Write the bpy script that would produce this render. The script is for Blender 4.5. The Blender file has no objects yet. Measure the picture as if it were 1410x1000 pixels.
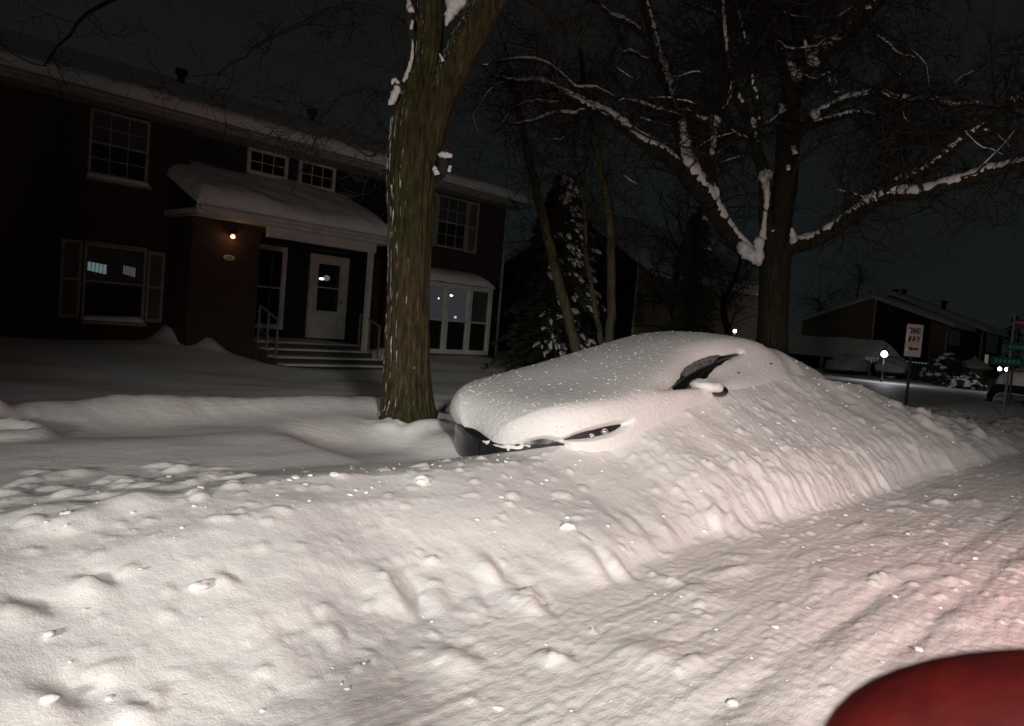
import bpy, math, random
import numpy as np
from mathutils import Vector, Matrix

# ------------------------------------------------------------------ camera, sky, light
EYE = 1.45
YAW, PITCH, ROLL = math.radians(42.8), math.radians(-3.0), math.radians(4.8)
S = bpy.context.scene
_f = Vector((math.cos(YAW)*math.cos(PITCH), math.sin(YAW)*math.cos(PITCH), math.sin(PITCH)))
_r = Vector((math.sin(YAW), -math.cos(YAW), 0)); _u = _r.cross(_f)
_R = _r*math.cos(ROLL) + _u*math.sin(ROLL); _U = -_r*math.sin(ROLL) + _u*math.cos(ROLL)
cd = bpy.data.cameras.new('camera'); cam = bpy.data.objects.new('camera', cd); S.collection.objects.link(cam)
m = Matrix((_R, _U, -_f)).transposed().to_4x4(); m.translation = (0, 0, EYE); cam.matrix_world = m; cd.dof.use_dof = True; cd.dof.focus_distance = 5.5; cd.dof.aperture_fstop = 5.0
cd.sensor_width = 36; cd.lens = 1020/1410*36; cd.clip_start = 0.05; cd.clip_end = 2000
S.camera = cam
S.view_settings.view_transform = 'Standard'; S.view_settings.look = 'None'
S.view_settings.exposure = 0; S.view_settings.gamma = 1

W = bpy.data.worlds.new('World'); S.world = W; W.use_nodes = True
nt = W.node_tree; bg = nt.nodes['Background']
tc = nt.nodes.new('ShaderNodeTexCoord'); sx = nt.nodes.new('ShaderNodeSeparateXYZ')
rp = nt.nodes.new('ShaderNodeValToRGB'); ns = nt.nodes.new('ShaderNodeTexNoise')
mx = nt.nodes.new('ShaderNodeMixRGB'); mx.blend_type = 'MULTIPLY'; mx.inputs[0].default_value = .35
nt.links.new(tc.outputs['Generated'], sx.inputs[0]); nt.links.new(sx.outputs['Z'], rp.inputs[0])
ns.inputs['Scale'].default_value = 2.2; ns.inputs['Detail'].default_value = 2
nt.links.new(tc.outputs['Generated'], ns.inputs['Vector'])
nt.links.new(rp.outputs[0], mx.inputs[1]); nt.links.new(ns.outputs['Fac'], mx.inputs[2])
nt.links.new(mx.outputs[0], bg.inputs['Color'])
e = rp.color_ramp.elements
e[0].position = 0.0; e[0].color = (.0102, .0128, .0134, 1)
e[1].position = 0.5; e[1].color = (.0072, .0073, .0068, 1)
bg.inputs['Strength'].default_value = 1.0

def lamp(name, kind, loc, energy, color, aim=None, size=.05, **kw):
    d = bpy.data.lights.new(name, kind); d.energy = energy; d.color = color; d.shadow_soft_size = size
    o = bpy.data.objects.new(name, d); S.collection.objects.link(o); o.location = loc
    if aim: o.rotation_euler = (Vector(aim)-Vector(loc)).to_track_quat('-Z', 'Y').to_euler()
    for k, v in kw.items(): setattr(d, k, v)
    return o
# assumed head lamps, no vehicle built, left of the picture, shining up the street
lamp('assumed_head_lamp', 'SPOT', (-4.6, -.35, 1.70), 1750, (1, .945, .87), aim=(10, 2.3, .5), size=.45,
     spot_size=math.radians(103), spot_blend=1.0)
# added fill lamp to soften contrast, high across the street behind the viewer, turned down on the bank
pl2 = lamp('fill_lamp', 'SPOT', (-2.2, -5.5, 4.1), 4500, (1, .945, .885), aim=(5.5, -1.0, -.5), size=.5, spot_size=math.radians(56), spot_blend=1.0)
pl2.scale = (2.1, 1, 1)
# assumed red lamp added to tint the snow pink, right of the picture
lamp('assumed_red_lamp', 'POINT', (5.2, -1.3, 1.3), 150, (1, .34, .32), size=.45)

# ------------------------------------------------------------------ pixel helpers (photo pixels -> points in the place)
def ray(x, y): return _f + _R*((x-705)/1020) + _U*((500-y)/1020)
def onv(x, y, v): d = ray(x, y); return d*(v/d.y) + Vector((0, 0, EYE))
def onu(x, y, u): d = ray(x, y); return d*(u/d.x) + Vector((0, 0, EYE))
def onz(x, y, z): d = ray(x, y); return d*((z-EYE)/d.z) + Vector((0, 0, EYE))
def atd(x, y, k): return ray(x, y)*k + Vector((0, 0, EYE))

# ------------------------------------------------------------------ noise
_rs = np.random.RandomState(7); _perm = _rs.permutation(512); _ga = _rs.rand(512)*2*np.pi
_gx, _gy = np.cos(_ga), np.sin(_ga)
def pn(x, y, seed=0):
    x = np.asarray(x, float)+seed*17.31; y = np.asarray(y, float)+seed*9.77
    xi = np.floor(x).astype(int); yi = np.floor(y).astype(int); xf = x-xi; yf = y-yi
    a = xf*xf*xf*(xf*(xf*6-15)+10); b = yf*yf*yf*(yf*(yf*6-15)+10)
    def g(i, j, dx, dy):
        h = _perm[(_perm[i & 511] + j) & 511]; return _gx[h]*dx+_gy[h]*dy
    n0 = g(xi, yi, xf, yf)*(1-a)+g(xi+1, yi, xf-1, yf)*a
    n1 = g(xi, yi+1, xf, yf-1)*(1-a)+g(xi+1, yi+1, xf-1, yf-1)*a
    return (n0*(1-b)+n1*b)*1.4
def fbm(x, y, o=4, seed=0):
    s = 0; a = 1.
    for i in range(o): s = s+a*pn(x*2**i, y*2**i, seed+i*3); a *= .5
    return s
def sst(a, b, x): t = np.clip((x-a)/(b-a), 0, 1); return t*t*(3-2*t)
ip = np.interp

# ------------------------------------------------------------------ mesh helpers
def link(name, verts, faces, mat=None, parent=None, smooth=True, mats=None, fm=None):
    me = bpy.data.meshes.new(name)
    if isinstance(faces, np.ndarray):
        n = faces.shape[1]; me.vertices.add(len(verts)); me.vertices.foreach_set('co', np.asarray(verts, np.float32).ravel())
        me.loops.add(faces.size); me.loops.foreach_set('vertex_index', faces.astype(np.int32).ravel())
        me.polygons.add(len(faces)); me.polygons.foreach_set('loop_start', np.arange(0, faces.size, n, dtype=np.int32))
        me.polygons.foreach_set('loop_total', np.full(len(faces), n, np.int32))
        me.update(calc_edges=True)
    else:
        me.from_pydata([tuple(v) for v in verts], [], faces)
    for mm in (mats or ([mat] if mat else [])): me.materials.append(mm)
    if fm is not None: me.polygons.foreach_set('material_index', np.asarray(fm, np.int32))
    me.polygons.foreach_set('use_smooth', np.full(len(me.polygons), smooth)); me.validate(); me.update()
    o = bpy.data.objects.new(name, me); S.collection.objects.link(o)
    if parent: o.parent = parent; o.matrix_parent_inverse = Matrix.Translation(-Vector(wloc(parent)))
    return o
def wloc(o):
    p = Vector(o.location)
    return p
class MB:
    def __init__(s): s.v = []; s.f = []
    def add(s, v, f):
        b = len(s.v); s.v += [tuple(p) for p in v]; s.f += [tuple(i+b for i in q) for q in f]; return s
    def box(s, a, b, rot=0, c=None):
        x0, y0, z0 = [min(p, q) for p, q in zip(a, b)]; x1, y1, z1 = [max(p, q) for p, q in zip(a, b)]
        v = [(x0,y0,z0),(x1,y0,z0),(x1,y1,z0),(x0,y1,z0),(x0,y0,z1),(x1,y0,z1),(x1,y1,z1),(x0,y1,z1)]
        return s.add(v, [(0,3,2,1),(4,5,6,7),(0,1,5,4),(1,2,6,5),(2,3,7,6),(3,0,4,7)])
    def prism(s, poly, w):   # poly: coplanar 3d points, w: extrusion vector
        n = len(poly); P = [Vector(p) for p in poly]; w = Vector(w)
        return s.add(P+[p+w for p in P], [tuple(range(n))[::-1], tuple(range(n, 2*n))]+[(i, (i+1) % n, (i+1) % n+n, i+n) for i in range(n)])
    def bar(s, a, b, w, h=None):
        a = Vector(a); b = Vector(b); h = h or w; d = (b-a).normalized()
        up = Vector((0, 0, 1)) if abs(d.z) < .9 else Vector((0, 1, 0)); x = d.cross(up).normalized()*w/2; y = x.cross(d).normalized()*h/2
        return s.prism([a-x-y, a+x-y, a+x+y, a-x+y], b-a)
    def tube(s, pts, rad, n=8, cap=True):
        v, f = tube(pts, rad, n, cap); return s.add(v, f)
    def ball(s, c, r, nu=14, nv=9, top=False):
        c = Vector(c); v = []; f = []
        for j in range(nv+1):
            th = math.pi*j/nv*(.5 if top else 1)
            for i in range(nu):
                a = 2*math.pi*i/nu; v.append(c+Vector((r[0]*math.sin(th)*math.cos(a), r[1]*math.sin(th)*math.sin(a), r[2]*math.cos(th))))
        for j in range(nv):
            for i in range(nu): f.append((j*nu+i, (j+1)*nu+i, (j+1)*nu+(i+1) % nu, j*nu+(i+1) % nu))
        return s.add(v, f)
    def build(s, name, mat, parent=None, smooth=False): return link(name, s.v, s.f, mat, parent, smooth)
def tube(pts, rad, n=8, cap=True):
    P = np.array([tuple(p) for p in pts], float); k = len(P); rad = np.broadcast_to(rad, k)
    T = np.gradient(P, axis=0); T /= np.linalg.norm(T, axis=1)[:, None]+1e-9
    ref = np.array([0, 0, 1.]) if abs(T[0, 2]) < .9 else np.array([1., 0, 0])
    X = np.cross(T[0], ref); X /= np.linalg.norm(X); V = []
    for i in range(k):
        X = X-T[i]*X.dot(T[i]); X /= np.linalg.norm(X)+1e-9; Y = np.cross(T[i], X)
        for j in range(n):
            a = 2*np.pi*j/n; V.append(P[i]+(X*np.cos(a)+Y*np.sin(a))*rad[i])
    F = [(i*n+j, i*n+(j+1) % n, (i+1)*n+(j+1) % n, (i+1)*n+j) for i in range(k-1) for j in range(n)]
    if cap and n > 3: F += [tuple(range(n))[::-1], tuple(range((k-1)*n, k*n))]
    return V, F
def grid(nu, nv):
    i, j = np.meshgrid(np.arange(nu-1), np.arange(nv-1), indexing='ij'); a = (i*nv+j).ravel()
    return np.stack([a, a+nv, a+nv+1, a+1], 1)

def tag(o, label=None, cat=None, group=None, kind=None):
    if label: o['label'] = label
    if cat: o['category'] = cat
    if group: o['group'] = group
    if kind: o['kind'] = kind
    return o
def thing(name, loc, label, cat, group=None):
    o = bpy.data.objects.new(name, None); S.collection.objects.link(o); o.location = loc; o.empty_display_size = .2
    return tag(o, label, cat, group)
def copy_tree(o, parent=None):
    c = o.copy(); S.collection.objects.link(c)
    if parent: c.parent = parent
    for ch in o.children: copy_tree(ch, c)
    return c

# ------------------------------------------------------------------ materials
def mat(name, col, rough=.7, metal=0, spec=.5, noise=None, bump=None, emit=None, trans=0, coat=0):
    M = bpy.data.materials.new(name); M.use_nodes = True; t = M.node_tree; b = t.nodes['Principled BSDF']
    b.inputs['Base Color'].default_value = (*col, 1); b.inputs['Roughness'].default_value = rough
    b.inputs['Metallic'].default_value = metal; b.inputs['Specular IOR Level'].default_value = spec
    b.inputs['Coat Weight'].default_value = coat
    if trans: b.inputs['Transmission Weight'].default_value = trans
    if emit: b.inputs['Emission Color'].default_value = (*emit[0], 1); b.inputs['Emission Strength'].default_value = emit[1]
    tc = t.nodes.new('ShaderNodeTexCoord'); mp = t.nodes.new('ShaderNodeMapping'); t.links.new(tc.outputs['Object'], mp.inputs[0])
    if noise:   # (scale, col2, stretch)
        n = t.nodes.new('ShaderNodeTexNoise'); n.inputs['Scale'].default_value = noise[0]; n.inputs['Detail'].default_value = 5
        mp.inputs['Scale'].default_value = noise[2] if len(noise) > 2 else (1, 1, 1)
        r = t.nodes.new('ShaderNodeValToRGB'); r.color_ramp.elements[0].position = .35; r.color_ramp.elements[1].position = .65
        r.color_ramp.elements[0].color = (*col, 1); r.color_ramp.elements[1].color = (*noise[1], 1)
        t.links.new(mp.outputs[0], n.inputs['Vector']); t.links.new(n.outputs['Fac'], r.inputs[0]); t.links.new(r.outputs[0], b.inputs['Base Color'])
    if bump:    # (scale, distance)
        n2 = t.nodes.new('ShaderNodeTexNoise'); n2.inputs['Scale'].default_value = bump[0]; n2.inputs['Detail'].default_value = 6
        n2.inputs['Roughness'].default_value = .65
        bp = t.nodes.new('ShaderNodeBump'); bp.inputs['Distance'].default_value = bump[1]; bp.inputs['Strength'].default_value = 1
        t.links.new(mp.outputs[0], n2.inputs['Vector']); t.links.new(n2.outputs['Fac'], bp.inputs['Height']); t.links.new(bp.outputs[0], b.inputs['Normal'])
    return M
def snow_mat(name, col=(.80, .80, .79), s1=35, d1=.012, s2=160, d2=.004, stretch=(1, 1, 1), sss=True):
    M = bpy.data.materials.new(name); M.use_nodes = True; t = M.node_tree; b = t.nodes['Principled BSDF']
    b.inputs['Base Color'].default_value = (*col, 1); b.inputs['Roughness'].default_value = .6; b.inputs['Specular IOR Level'].default_value = .25
    tc = t.nodes.new('ShaderNodeTexCoord'); mp = t.nodes.new('ShaderNodeMapping'); mp.inputs['Scale'].default_value = stretch
    t.links.new(tc.outputs['Object'], mp.inputs[0]); last = None
    for sc, di in ((s1, d1), (s2, d2)):
        n = t.nodes.new('ShaderNodeTexNoise'); n.inputs['Scale'].default_value = sc; n.inputs['Detail'].default_value = 4; n.inputs['Roughness'].default_value = .6
        t.links.new(mp.outputs[0], n.inputs['Vector'])
        bp = t.nodes.new('ShaderNodeBump'); bp.inputs['Distance'].default_value = di; bp.inputs['Strength'].default_value = 1
        t.links.new(n.outputs['Fac'], bp.inputs['Height'])
        if last: t.links.new(last.outputs[0], bp.inputs['Normal'])
        last = bp
    t.links.new(last.outputs[0], b.inputs['Normal'])
    n = t.nodes.new('ShaderNodeTexNoise'); n.inputs['Scale'].default_value = 1.3; n.inputs['Detail'].default_value = 6
    r = t.nodes.new('ShaderNodeValToRGB'); r.color_ramp.elements[0].position = .3; r.color_ramp.elements[1].position = .7
    r.color_ramp.elements[0].color = (*[c*.93 for c in col], 1); r.color_ramp.elements[1].color = (*[min(.9, c*1.04) for c in col], 1)
    t.links.new(mp.outputs[0], n.inputs['Vector']); t.links.new(n.outputs['Fac'], r.inputs[0]); t.links.new(r.outputs[0], b.inputs['Base Color'])
    return M
SNOW = snow_mat('bank_snow', s1=24, d1=.0055, s2=120, d2=.0024)
SNOWS = snow_mat('smooth_snow', s1=14, d1=.008, s2=120, d2=.003)
SNOWC = snow_mat('car_snow', s1=22, d1=.010, s2=140, d2=.0045)
SNOWR = snow_mat('street_snow', (.80, .79, .77), s1=20, d1=.006, s2=90, d2=.003, stretch=(.45, 1.2, 1))
SNOWT = snow_mat('branch_snow', s1=30, d1=.02, s2=120, d2=.005)
SNOWF = snow_mat('roof_snow', s1=4, d1=.05, s2=25, d2=.01)

def bark_mat(name, c1, c2, c3, snowy=0., sc=9, bd=.03):
    M = bpy.data.materials.new(name); M.use_nodes = True; t = M.node_tree; b = t.nodes['Principled BSDF']
    b.inputs['Roughness'].default_value = .85; b.inputs['Specular IOR Level'].default_value = .3
    tc = t.nodes.new('ShaderNodeTexCoord'); mp = t.nodes.new('ShaderNodeMapping'); mp.inputs['Scale'].default_value = (1, 1, .16)
    t.links.new(tc.outputs['Object'], mp.inputs[0])
    n = t.nodes.new('ShaderNodeTexNoise'); n.inputs['Scale'].default_value = sc*3; n.inputs['Detail'].default_value = 6; n.inputs['Roughness'].default_value = .7
    t.links.new(mp.outputs[0], n.inputs['Vector'])
    r = t.nodes.new('ShaderNodeValToRGB'); E = r.color_ramp.elements
    E[0].position = .36; E[0].color = (*c1, 1); E[1].position = .55; E[1].color = (*c2, 1); x = E.new(.72); x.color = (*c3, 1)
    t.links.new(n.outputs['Fac'], r.inputs[0]); out = r.outputs[0]
    # moss / colour drift over metres
    n3 = t.nodes.new('ShaderNodeTexNoise'); n3.inputs['Scale'].default_value = 1.6; n3.inputs['Detail'].default_value = 4
    t.links.new(tc.outputs['Object'], n3.inputs['Vector'])
    m1 = t.nodes.new('ShaderNodeMixRGB'); m1.blend_type = 'MULTIPLY'; rr = t.nodes.new('ShaderNodeValToRGB')
    rr.color_ramp.elements[0].position = .35; rr.color_ramp.elements[0].color = (.8, .95, .55, 1); rr.color_ramp.elements[1].position = .65; rr.color_ramp.elements[1].color = (1.0, .9, .85, 1)
    t.links.new(n3.outputs['Fac'], rr.inputs[0]); m1.inputs[0].default_value = 1
    t.links.new(out, m1.inputs[1]); t.links.new(rr.outputs[0], m1.inputs[2]); out = m1.outputs[0]
    if snowy:   # wind-driven snow stuck in the furrows of the -x side
        g = t.nodes.new('ShaderNodeNewGeometry'); dt = t.nodes.new('ShaderNodeVectorMath'); dt.operation = 'DOT_PRODUCT'
        dt.inputs[1].default_value = (-.93, .34, 0); t.links.new(g.outputs['Normal'], dt.inputs[0])
        mp2 = t.nodes.new('ShaderNodeMapping'); mp2.inputs['Scale'].default_value = (1, 1, .10); t.links.new(tc.outputs['Object'], mp2.inputs[0])
        n4 = t.nodes.new('ShaderNodeTexNoise'); n4.inputs['Scale'].default_value = 58; n4.inputs['Detail'].default_value = 5
        t.links.new(mp2.outputs[0], n4.inputs['Vector'])
        a = t.nodes.new('ShaderNodeMath'); a.operation = 'MULTIPLY_ADD'; a.inputs[1].default_value = .60; t.links.new(dt.outputs['Value'], a.inputs[0]); t.links.new(n4.outputs['Fac'], a.inputs[2])
        gt = t.nodes.new('ShaderNodeMapRange'); gt.inputs['From Min'].default_value = 1.14-snowy*.05; gt.inputs['From Max'].default_value = 1.18-snowy*.05; t.links.new(a.outputs[0], gt.inputs['Value'])
        m2 = t.nodes.new('ShaderNodeMixRGB'); m2.inputs[2].default_value = (.78, .79, .8, 1); t.links.new(gt.outputs[0], m2.inputs[0]); t.links.new(out, m2.inputs[1]); out = m2.outputs[0]
    t.links.new(out, b.inputs['Base Color'])
    bp = t.nodes.new('ShaderNodeBump'); bp.inputs['Distance'].default_value = bd; t.links.new(n.outputs['Fac'], bp.inputs['Height']); t.links.new(bp.outputs[0], b.inputs['Normal'])
    return M
BARK1 = bark_mat('maple_bark', (.014, .011, .007), (.055, .045, .020), (.12, .10, .055), snowy=.1)
TWIG = mat('twig_bark', (.018, .015, .012), .9)
BARK2 = bark_mat('dark_bark', (.008, .007, .005), (.028, .024, .016), (.06, .05, .032), snowy=.0)
BARK3 = bark_mat('pale_bark', (.05, .045, .032), (.11, .10, .07), (.16, .15, .11), sc=6, bd=.01)

def brick_mat(name, c1, c2, mort):
    M = bpy.data.materials.new(name); M.use_nodes = True; t = M.node_tree; b = t.nodes['Principled BSDF']; b.inputs['Roughness'].default_value = .85
    tc = t.nodes.new('ShaderNodeTexCoord'); sp = t.nodes.new('ShaderNodeSeparateXYZ'); cb = t.nodes.new('ShaderNodeCombineXYZ'); ad = t.nodes.new('ShaderNodeMath')
    t.links.new(tc.outputs['Object'], sp.inputs[0]); t.links.new(sp.outputs['X'], ad.inputs[0]); t.links.new(sp.outputs['Y'], ad.inputs[1])
    t.links.new(ad.outputs[0], cb.inputs['X']); t.links.new(sp.outputs['Z'], cb.inputs['Y'])
    k = t.nodes.new('ShaderNodeTexBrick'); k.inputs['Scale'].default_value = 1; k.inputs['Brick Width'].default_value = .21; k.inputs['Row Height'].default_value = .072
    k.inputs['Mortar Size'].default_value = .008; k.inputs['Color1'].default_value = (*c1, 1); k.inputs['Color2'].default_value = (*c2, 1); k.inputs['Mortar'].default_value = (*mort, 1)
    t.links.new(cb.outputs[0], k.inputs['Vector']); t.links.new(k.outputs['Color'], b.inputs['Base Color'])
    bp = t.nodes.new('ShaderNodeBump'); bp.inputs['Distance'].default_value = .008; bp.invert = True; t.links.new(k.outputs['Fac'], bp.inputs['Height']); t.links.new(bp.outputs[0], b.inputs['Normal'])
    return M
BRICK = brick_mat('red_brick', (.060, .028, .019), (.042, .020, .015), (.05, .04, .035))
BRICK2 = brick_mat('brown_brick', (.36, .27, .16), (.29, .21, .13), (.2, .18, .15))
def siding_mat(name, col):
    M = mat(name, col, .6); t = M.node_tree; b = t.nodes['Principled BSDF']
    tc = t.nodes.new('ShaderNodeTexCoord'); w = t.nodes.new('ShaderNodeTexWave'); w.bands_direction = 'Z'; w.wave_profile = 'SAW'; w.inputs['Scale'].default_value = 1.3
    bp = t.nodes.new('ShaderNodeBump'); bp.inputs['Distance'].default_value = .02
    t.links.new(tc.outputs['Object'], w.inputs['Vector']); t.links.new(w.outputs['Fac'], bp.inputs['Height']); t.links.new(bp.outputs[0], b.inputs['Normal'])
    return M
SIDING = siding_mat('navy_siding', (.010, .011, .018))
TRIM = mat('white_trim', (.62, .60, .56), .55, noise=(3, (.50, .48, .45)))
TRIMW = mat('bright_white_trim', (.82, .82, .80), .5, noise=(3, (.76, .76, .74)))
TRIMD = mat('grey_trim', (.34, .32, .28), .6, noise=(6, (.25, .23, .20)))
SHUT = mat('shutter_panel', (.17, .165, .14), .6, noise=(8, (.12, .12, .10)))
ROOF = mat('shingle', (.035, .033, .03), .9, noise=(12, (.02, .02, .02)))
CONC = mat('concrete', (.06, .055, .05), .9, noise=(8, (.04, .038, .035)))
BLACK = mat('black_metal', (.012, .012, .013), .45)
IRON = mat('painted_iron', (.17, .17, .16), .45)
GLASS = mat('window_glass', (.010, .012, .014), .06, spec=.6)
CURT = mat('curtain_behind_glass', (.075, .078, .08), .25, spec=.6, noise=(5, (.05, .052, .055), (6, 6, .3)))
PAINT = mat('black_car_paint', (.012, .013, .015), .25, coat=.6)
REDP = mat('red_car_paint', (.085, .004, .003), .7, coat=.0, spec=.2, noise=(14, (.045, .002, .002)), bump=(60, .002))
RUBBER = mat('rubber', (.015, .015, .015), .8)
LENS = mat('lamp_lens', (.55, .56, .58), .08, metal=.75)
def glow(name, col, s): return mat(name, (.02, .02, .02), .5, emit=(col, s))
WARM = glow('warm_bulb', (1, .50, .22), 5); COOL = glow('cool_bulb', (.92, .90, 1), 12); LITD = glow('strip_glow', (.30, .45, .46), .30)
LITD2 = glow('strip_glow_dim', (.30, .34, .32), .16); LITW = glow('bay_interior', (.55, .60, .66), .045); WHITEL = glow('ceiling_lamp', (1, .97, .92), 3.5)

# ------------------------------------------------------------------ terrain
FU = [-60, -5, 0, 1.2, 2.5, 5, 7.5, 12, 15, 18, 60]; FV = [2.0, 2.0, 2.0, 2.1, 2.38, 2.41, 2.28, 2.13, 2.1, 2.2, 2.3]
CU = [-60, -5, 0, 2.2, 3.3, 4.3, 5.0, 5.4, 6.2, 9.0, 11.5, 13.2, 15.7, 18, 25, 60]
CH = [.3, .34, .40, .47, .45, .45, .60, .82, .97, 1.12, .98, .60, .34, .2, .16, .1]
CV = [3.8, 3.8, 3.8, 3.66, 3.60, 3.62, 3.68, 3.72, 3.74, 3.76, 3.6, 3.3, 3.1, 3.0, 3.0, 3.0]
def base_h(u, v):
    vf = ip(u, FU, FV); vc = ip(u, CU, CV); hc = ip(u, CU, CH)
    wob = .10*pn(u*.8, u*0+1.3, 5)+.018*pn(u*2.6, v*.6, 6); wob = wob*sst(20, 14, u)
    p = (v-vf-wob)/(vc-vf)
    lf = sst(4.6, 2.0, u); face = hc*(ip(p, [0, .05, .15, .30, .52, .75, 1.0], [0, .04, .22, .40, .58, .76, 1.0])*(1-lf)+lf*ip(p, [0, .12, .3, .5, .75, 1.0], [0, .04, .22, .52, .84, 1.0]))
    road = -.012*np.clip(u-14, 0, 400)+.022*np.exp(-np.clip(-p, 0, 9)/.18)*(p < .001)*sst(15, 11, u)
    face = face+.022*sst(15, 11, u)*np.clip(1-p, 0, 1)
    # yard
    rid = 6.75+.22*pn(u*.45, u*0, 2)
    yard = .38 + .17*np.exp(-((v-rid)/.36)**2)*(.85+.3*pn(u*.7, v*.3, 9)) - .15*sst(rid+.1, rid+.5, v) + .22*sst(10, 16.5, v)
    yard = yard+.05*fbm(u*.35, v*.5, 3, 4)*sst(4.6, 6, v)
    yard = yard-.08*sst(1.6, -1.0, u)*sst(8, 5, v)
    yard = yard-.05*np.exp(-(((u-4.8)**2+(v-5.8)**2)/.45**2)) + .10*np.exp(-np.hypot((u-4.46)/.16, (v-5.66)/.20)**1.7)*(1+.5*pn(u*9, v*9, 3))+.10*np.exp(-np.hypot((u-5.14)/.12, (v-5.62)/.18)**1.6)*(1+.5*pn(u*9, v*9, 4))+.10*np.exp(-np.hypot((u-4.75)/.3, (v-5.42)/.10)**2)+ .15*np.exp(-(((u-5.75)/.55)**2+((v-6.05)/.45)**2))
    yard = yard+.45*np.exp(-(((u-6.55)/.30)**2+((v-15.85)/.4)**2))+.25*np.exp(-(((u-6.95)/.25)**2+((v-14.9)/.3)**2))
    yard = yard+.30*np.exp(-(((u-11.3)/.5)**2+((v-14.6)/.6)**2))+.2*np.exp(-(((u-16.6)/.2)**2+((v-15.7)/.3)**2))
    for (fx, fy, r) in ((1.38, 6.1, .15), (1.25, 6.75, .17), (.95, 7.3, .16), (.55, 6.2, .15)):
        d2 = (u-fx)**2+(v-fy)**2; yard = yard-.22*np.exp(-d2/r**2)+.09*np.exp(-(np.sqrt(d2)-.24)**2/.08**2)
    yard = yard-.16*np.exp(-((u-3.9)/.55)**4)*np.exp(-((v-5.0)/.75)**4)
    yard = yard-.36*np.exp(-((u-9.3)/1.75)**4)*np.exp(-((v-14.0)/1.3)**4)
    cross = sst(15.0, 18.5, u)
    yard = yard*(1-cross)+(road-.02)*cross
    # pile over the tail of the buried car
    pz = ip(u, [8.2, 9.3, 10.2, 11.3, 12, 13, 14.2, 15.5], [.8, 1.30, 1.42, 1.22, .97, .68, .40, .30]); w = np.where(v < 4.6, 1.05, .95)
    pile = pz*np.exp(-np.abs((v-4.6)/w)**2.6)*sst(8.2, 9.3, u)
    back = yard+(hc-yard)*sst(vc+.75, vc+.05, v)
    z = np.where(p < 0, road*1.0, np.where(p < 1, face-.012*np.clip(u-14, 0, 400)*np.clip(1-p, 0, 1), back))
    # rounded crest: blend between face and back
    z = np.where(v > vf, np.maximum(z, pile), z)
    return z, p
def surf(u, v):
    z, p = base_h(u, v)
    near = sst(40, 12, u)
    bankm = sst(-.03, .08, p)*sst(1.8, .8, p)*near
    # big waves, gouged face
    z = z+bankm*(.028*fbm(u*1.1, v*1.4, 2, 11)+.006*fbm(u*4.5, v*5.5, 5, 12)*(.6+.6*sst(-.1, .4, pn(u*.8, v*1.2, 13))))
    rg = 1-np.abs(pn(u*3.2+.9*v, v*1.1, 21)); rg2 = 1-np.abs(pn(u*7.5+1.6*v, v*2.2, 22))
    fm = sst(.02, .12, p)*sst(.62, .28, p)*near*(.45+.55*sst(3.5, 6.0, u))
    z = z+fm*.010*fbm(u*6.5, v*6.5, 4, 15)+bankm*.016*sst(.15, .55, pn(u*3.7, v*4.3, 16))*sst(5, 8, u)-fm*(.009*sst(.70, 1., rg)*(.5+.8*np.abs(pn(u*.9, v, 77)))+.004*sst(.70, 1., rg2)*sst(-.2, .4, pn(u*1.1, v, 78)))+fm*.01
    # street: packed, streaked along the way of travel
    st = sst(.03, -.06, p)
    z = z+st*near*(.004*fbm(u*.9, v*5, 4, 31)+.003*fbm(u*5, v*11, 4, 32)+.003*fbm(u*.8, v*24, 3, 35)+.005*fbm(u*1.6+v, v*2, 3, 33)+.004*fbm(u*18, v*26, 2, 34))
    for rv in (1.28, .95, -.35, -.65): z = z-st*near*.022*np.exp(-((v-rv-.05*pn(u*.5, 0, 3))/.07)**2)*(.6+.7*pn(u*1.4, rv, 8))
    # yard: soft drifts
    yd = sst(4.2, 5, v)
    z = z+yd*near*(.012*fbm(u*.8, v*1.4, 3, 41)+.014*fbm(u*3.1, v*3.1, 4, 42)*np.exp(-((v-6.75)/.45)**2)+.022*np.abs(fbm(u*2.4, v*2.4, 4, 43))*sst(2.2, -.2, u)*sst(6.2, 4.6, v))
    return z
GR = [surf]
def ax(lo, a, b, hi, s, g=1.07):
    c = list(np.arange(a, b, s)); x = b; d = s
    while x < hi: c.append(x); d *= g; x += d
    c.append(hi); x = a; d = s; L = []
    while x > lo: d *= g; x -= d; L.append(max(x, lo))
    return np.array(L[::-1]+c)
us = ax(-60, .2, 7.6, 400, .017, 1.02); vo = ax(-120, .3, 4.3, 400, .0155, 1.03)
vo[np.argmin(np.abs(vo-2.4))] = 2.4; jb = int(np.argmin(np.abs(vo-2.4))); jy = int(np.argmin(np.abs(vo-4.3)))
Ug, Og = np.meshgrid(us, vo, indexing='ij')
Vg = Og+(ip(Ug, FU, FV)-2.4)*np.exp(-((Og-2.4)/1.6)**2)
Zg = surf(Ug, Vg)
rs = np.random.RandomState(3)
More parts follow.
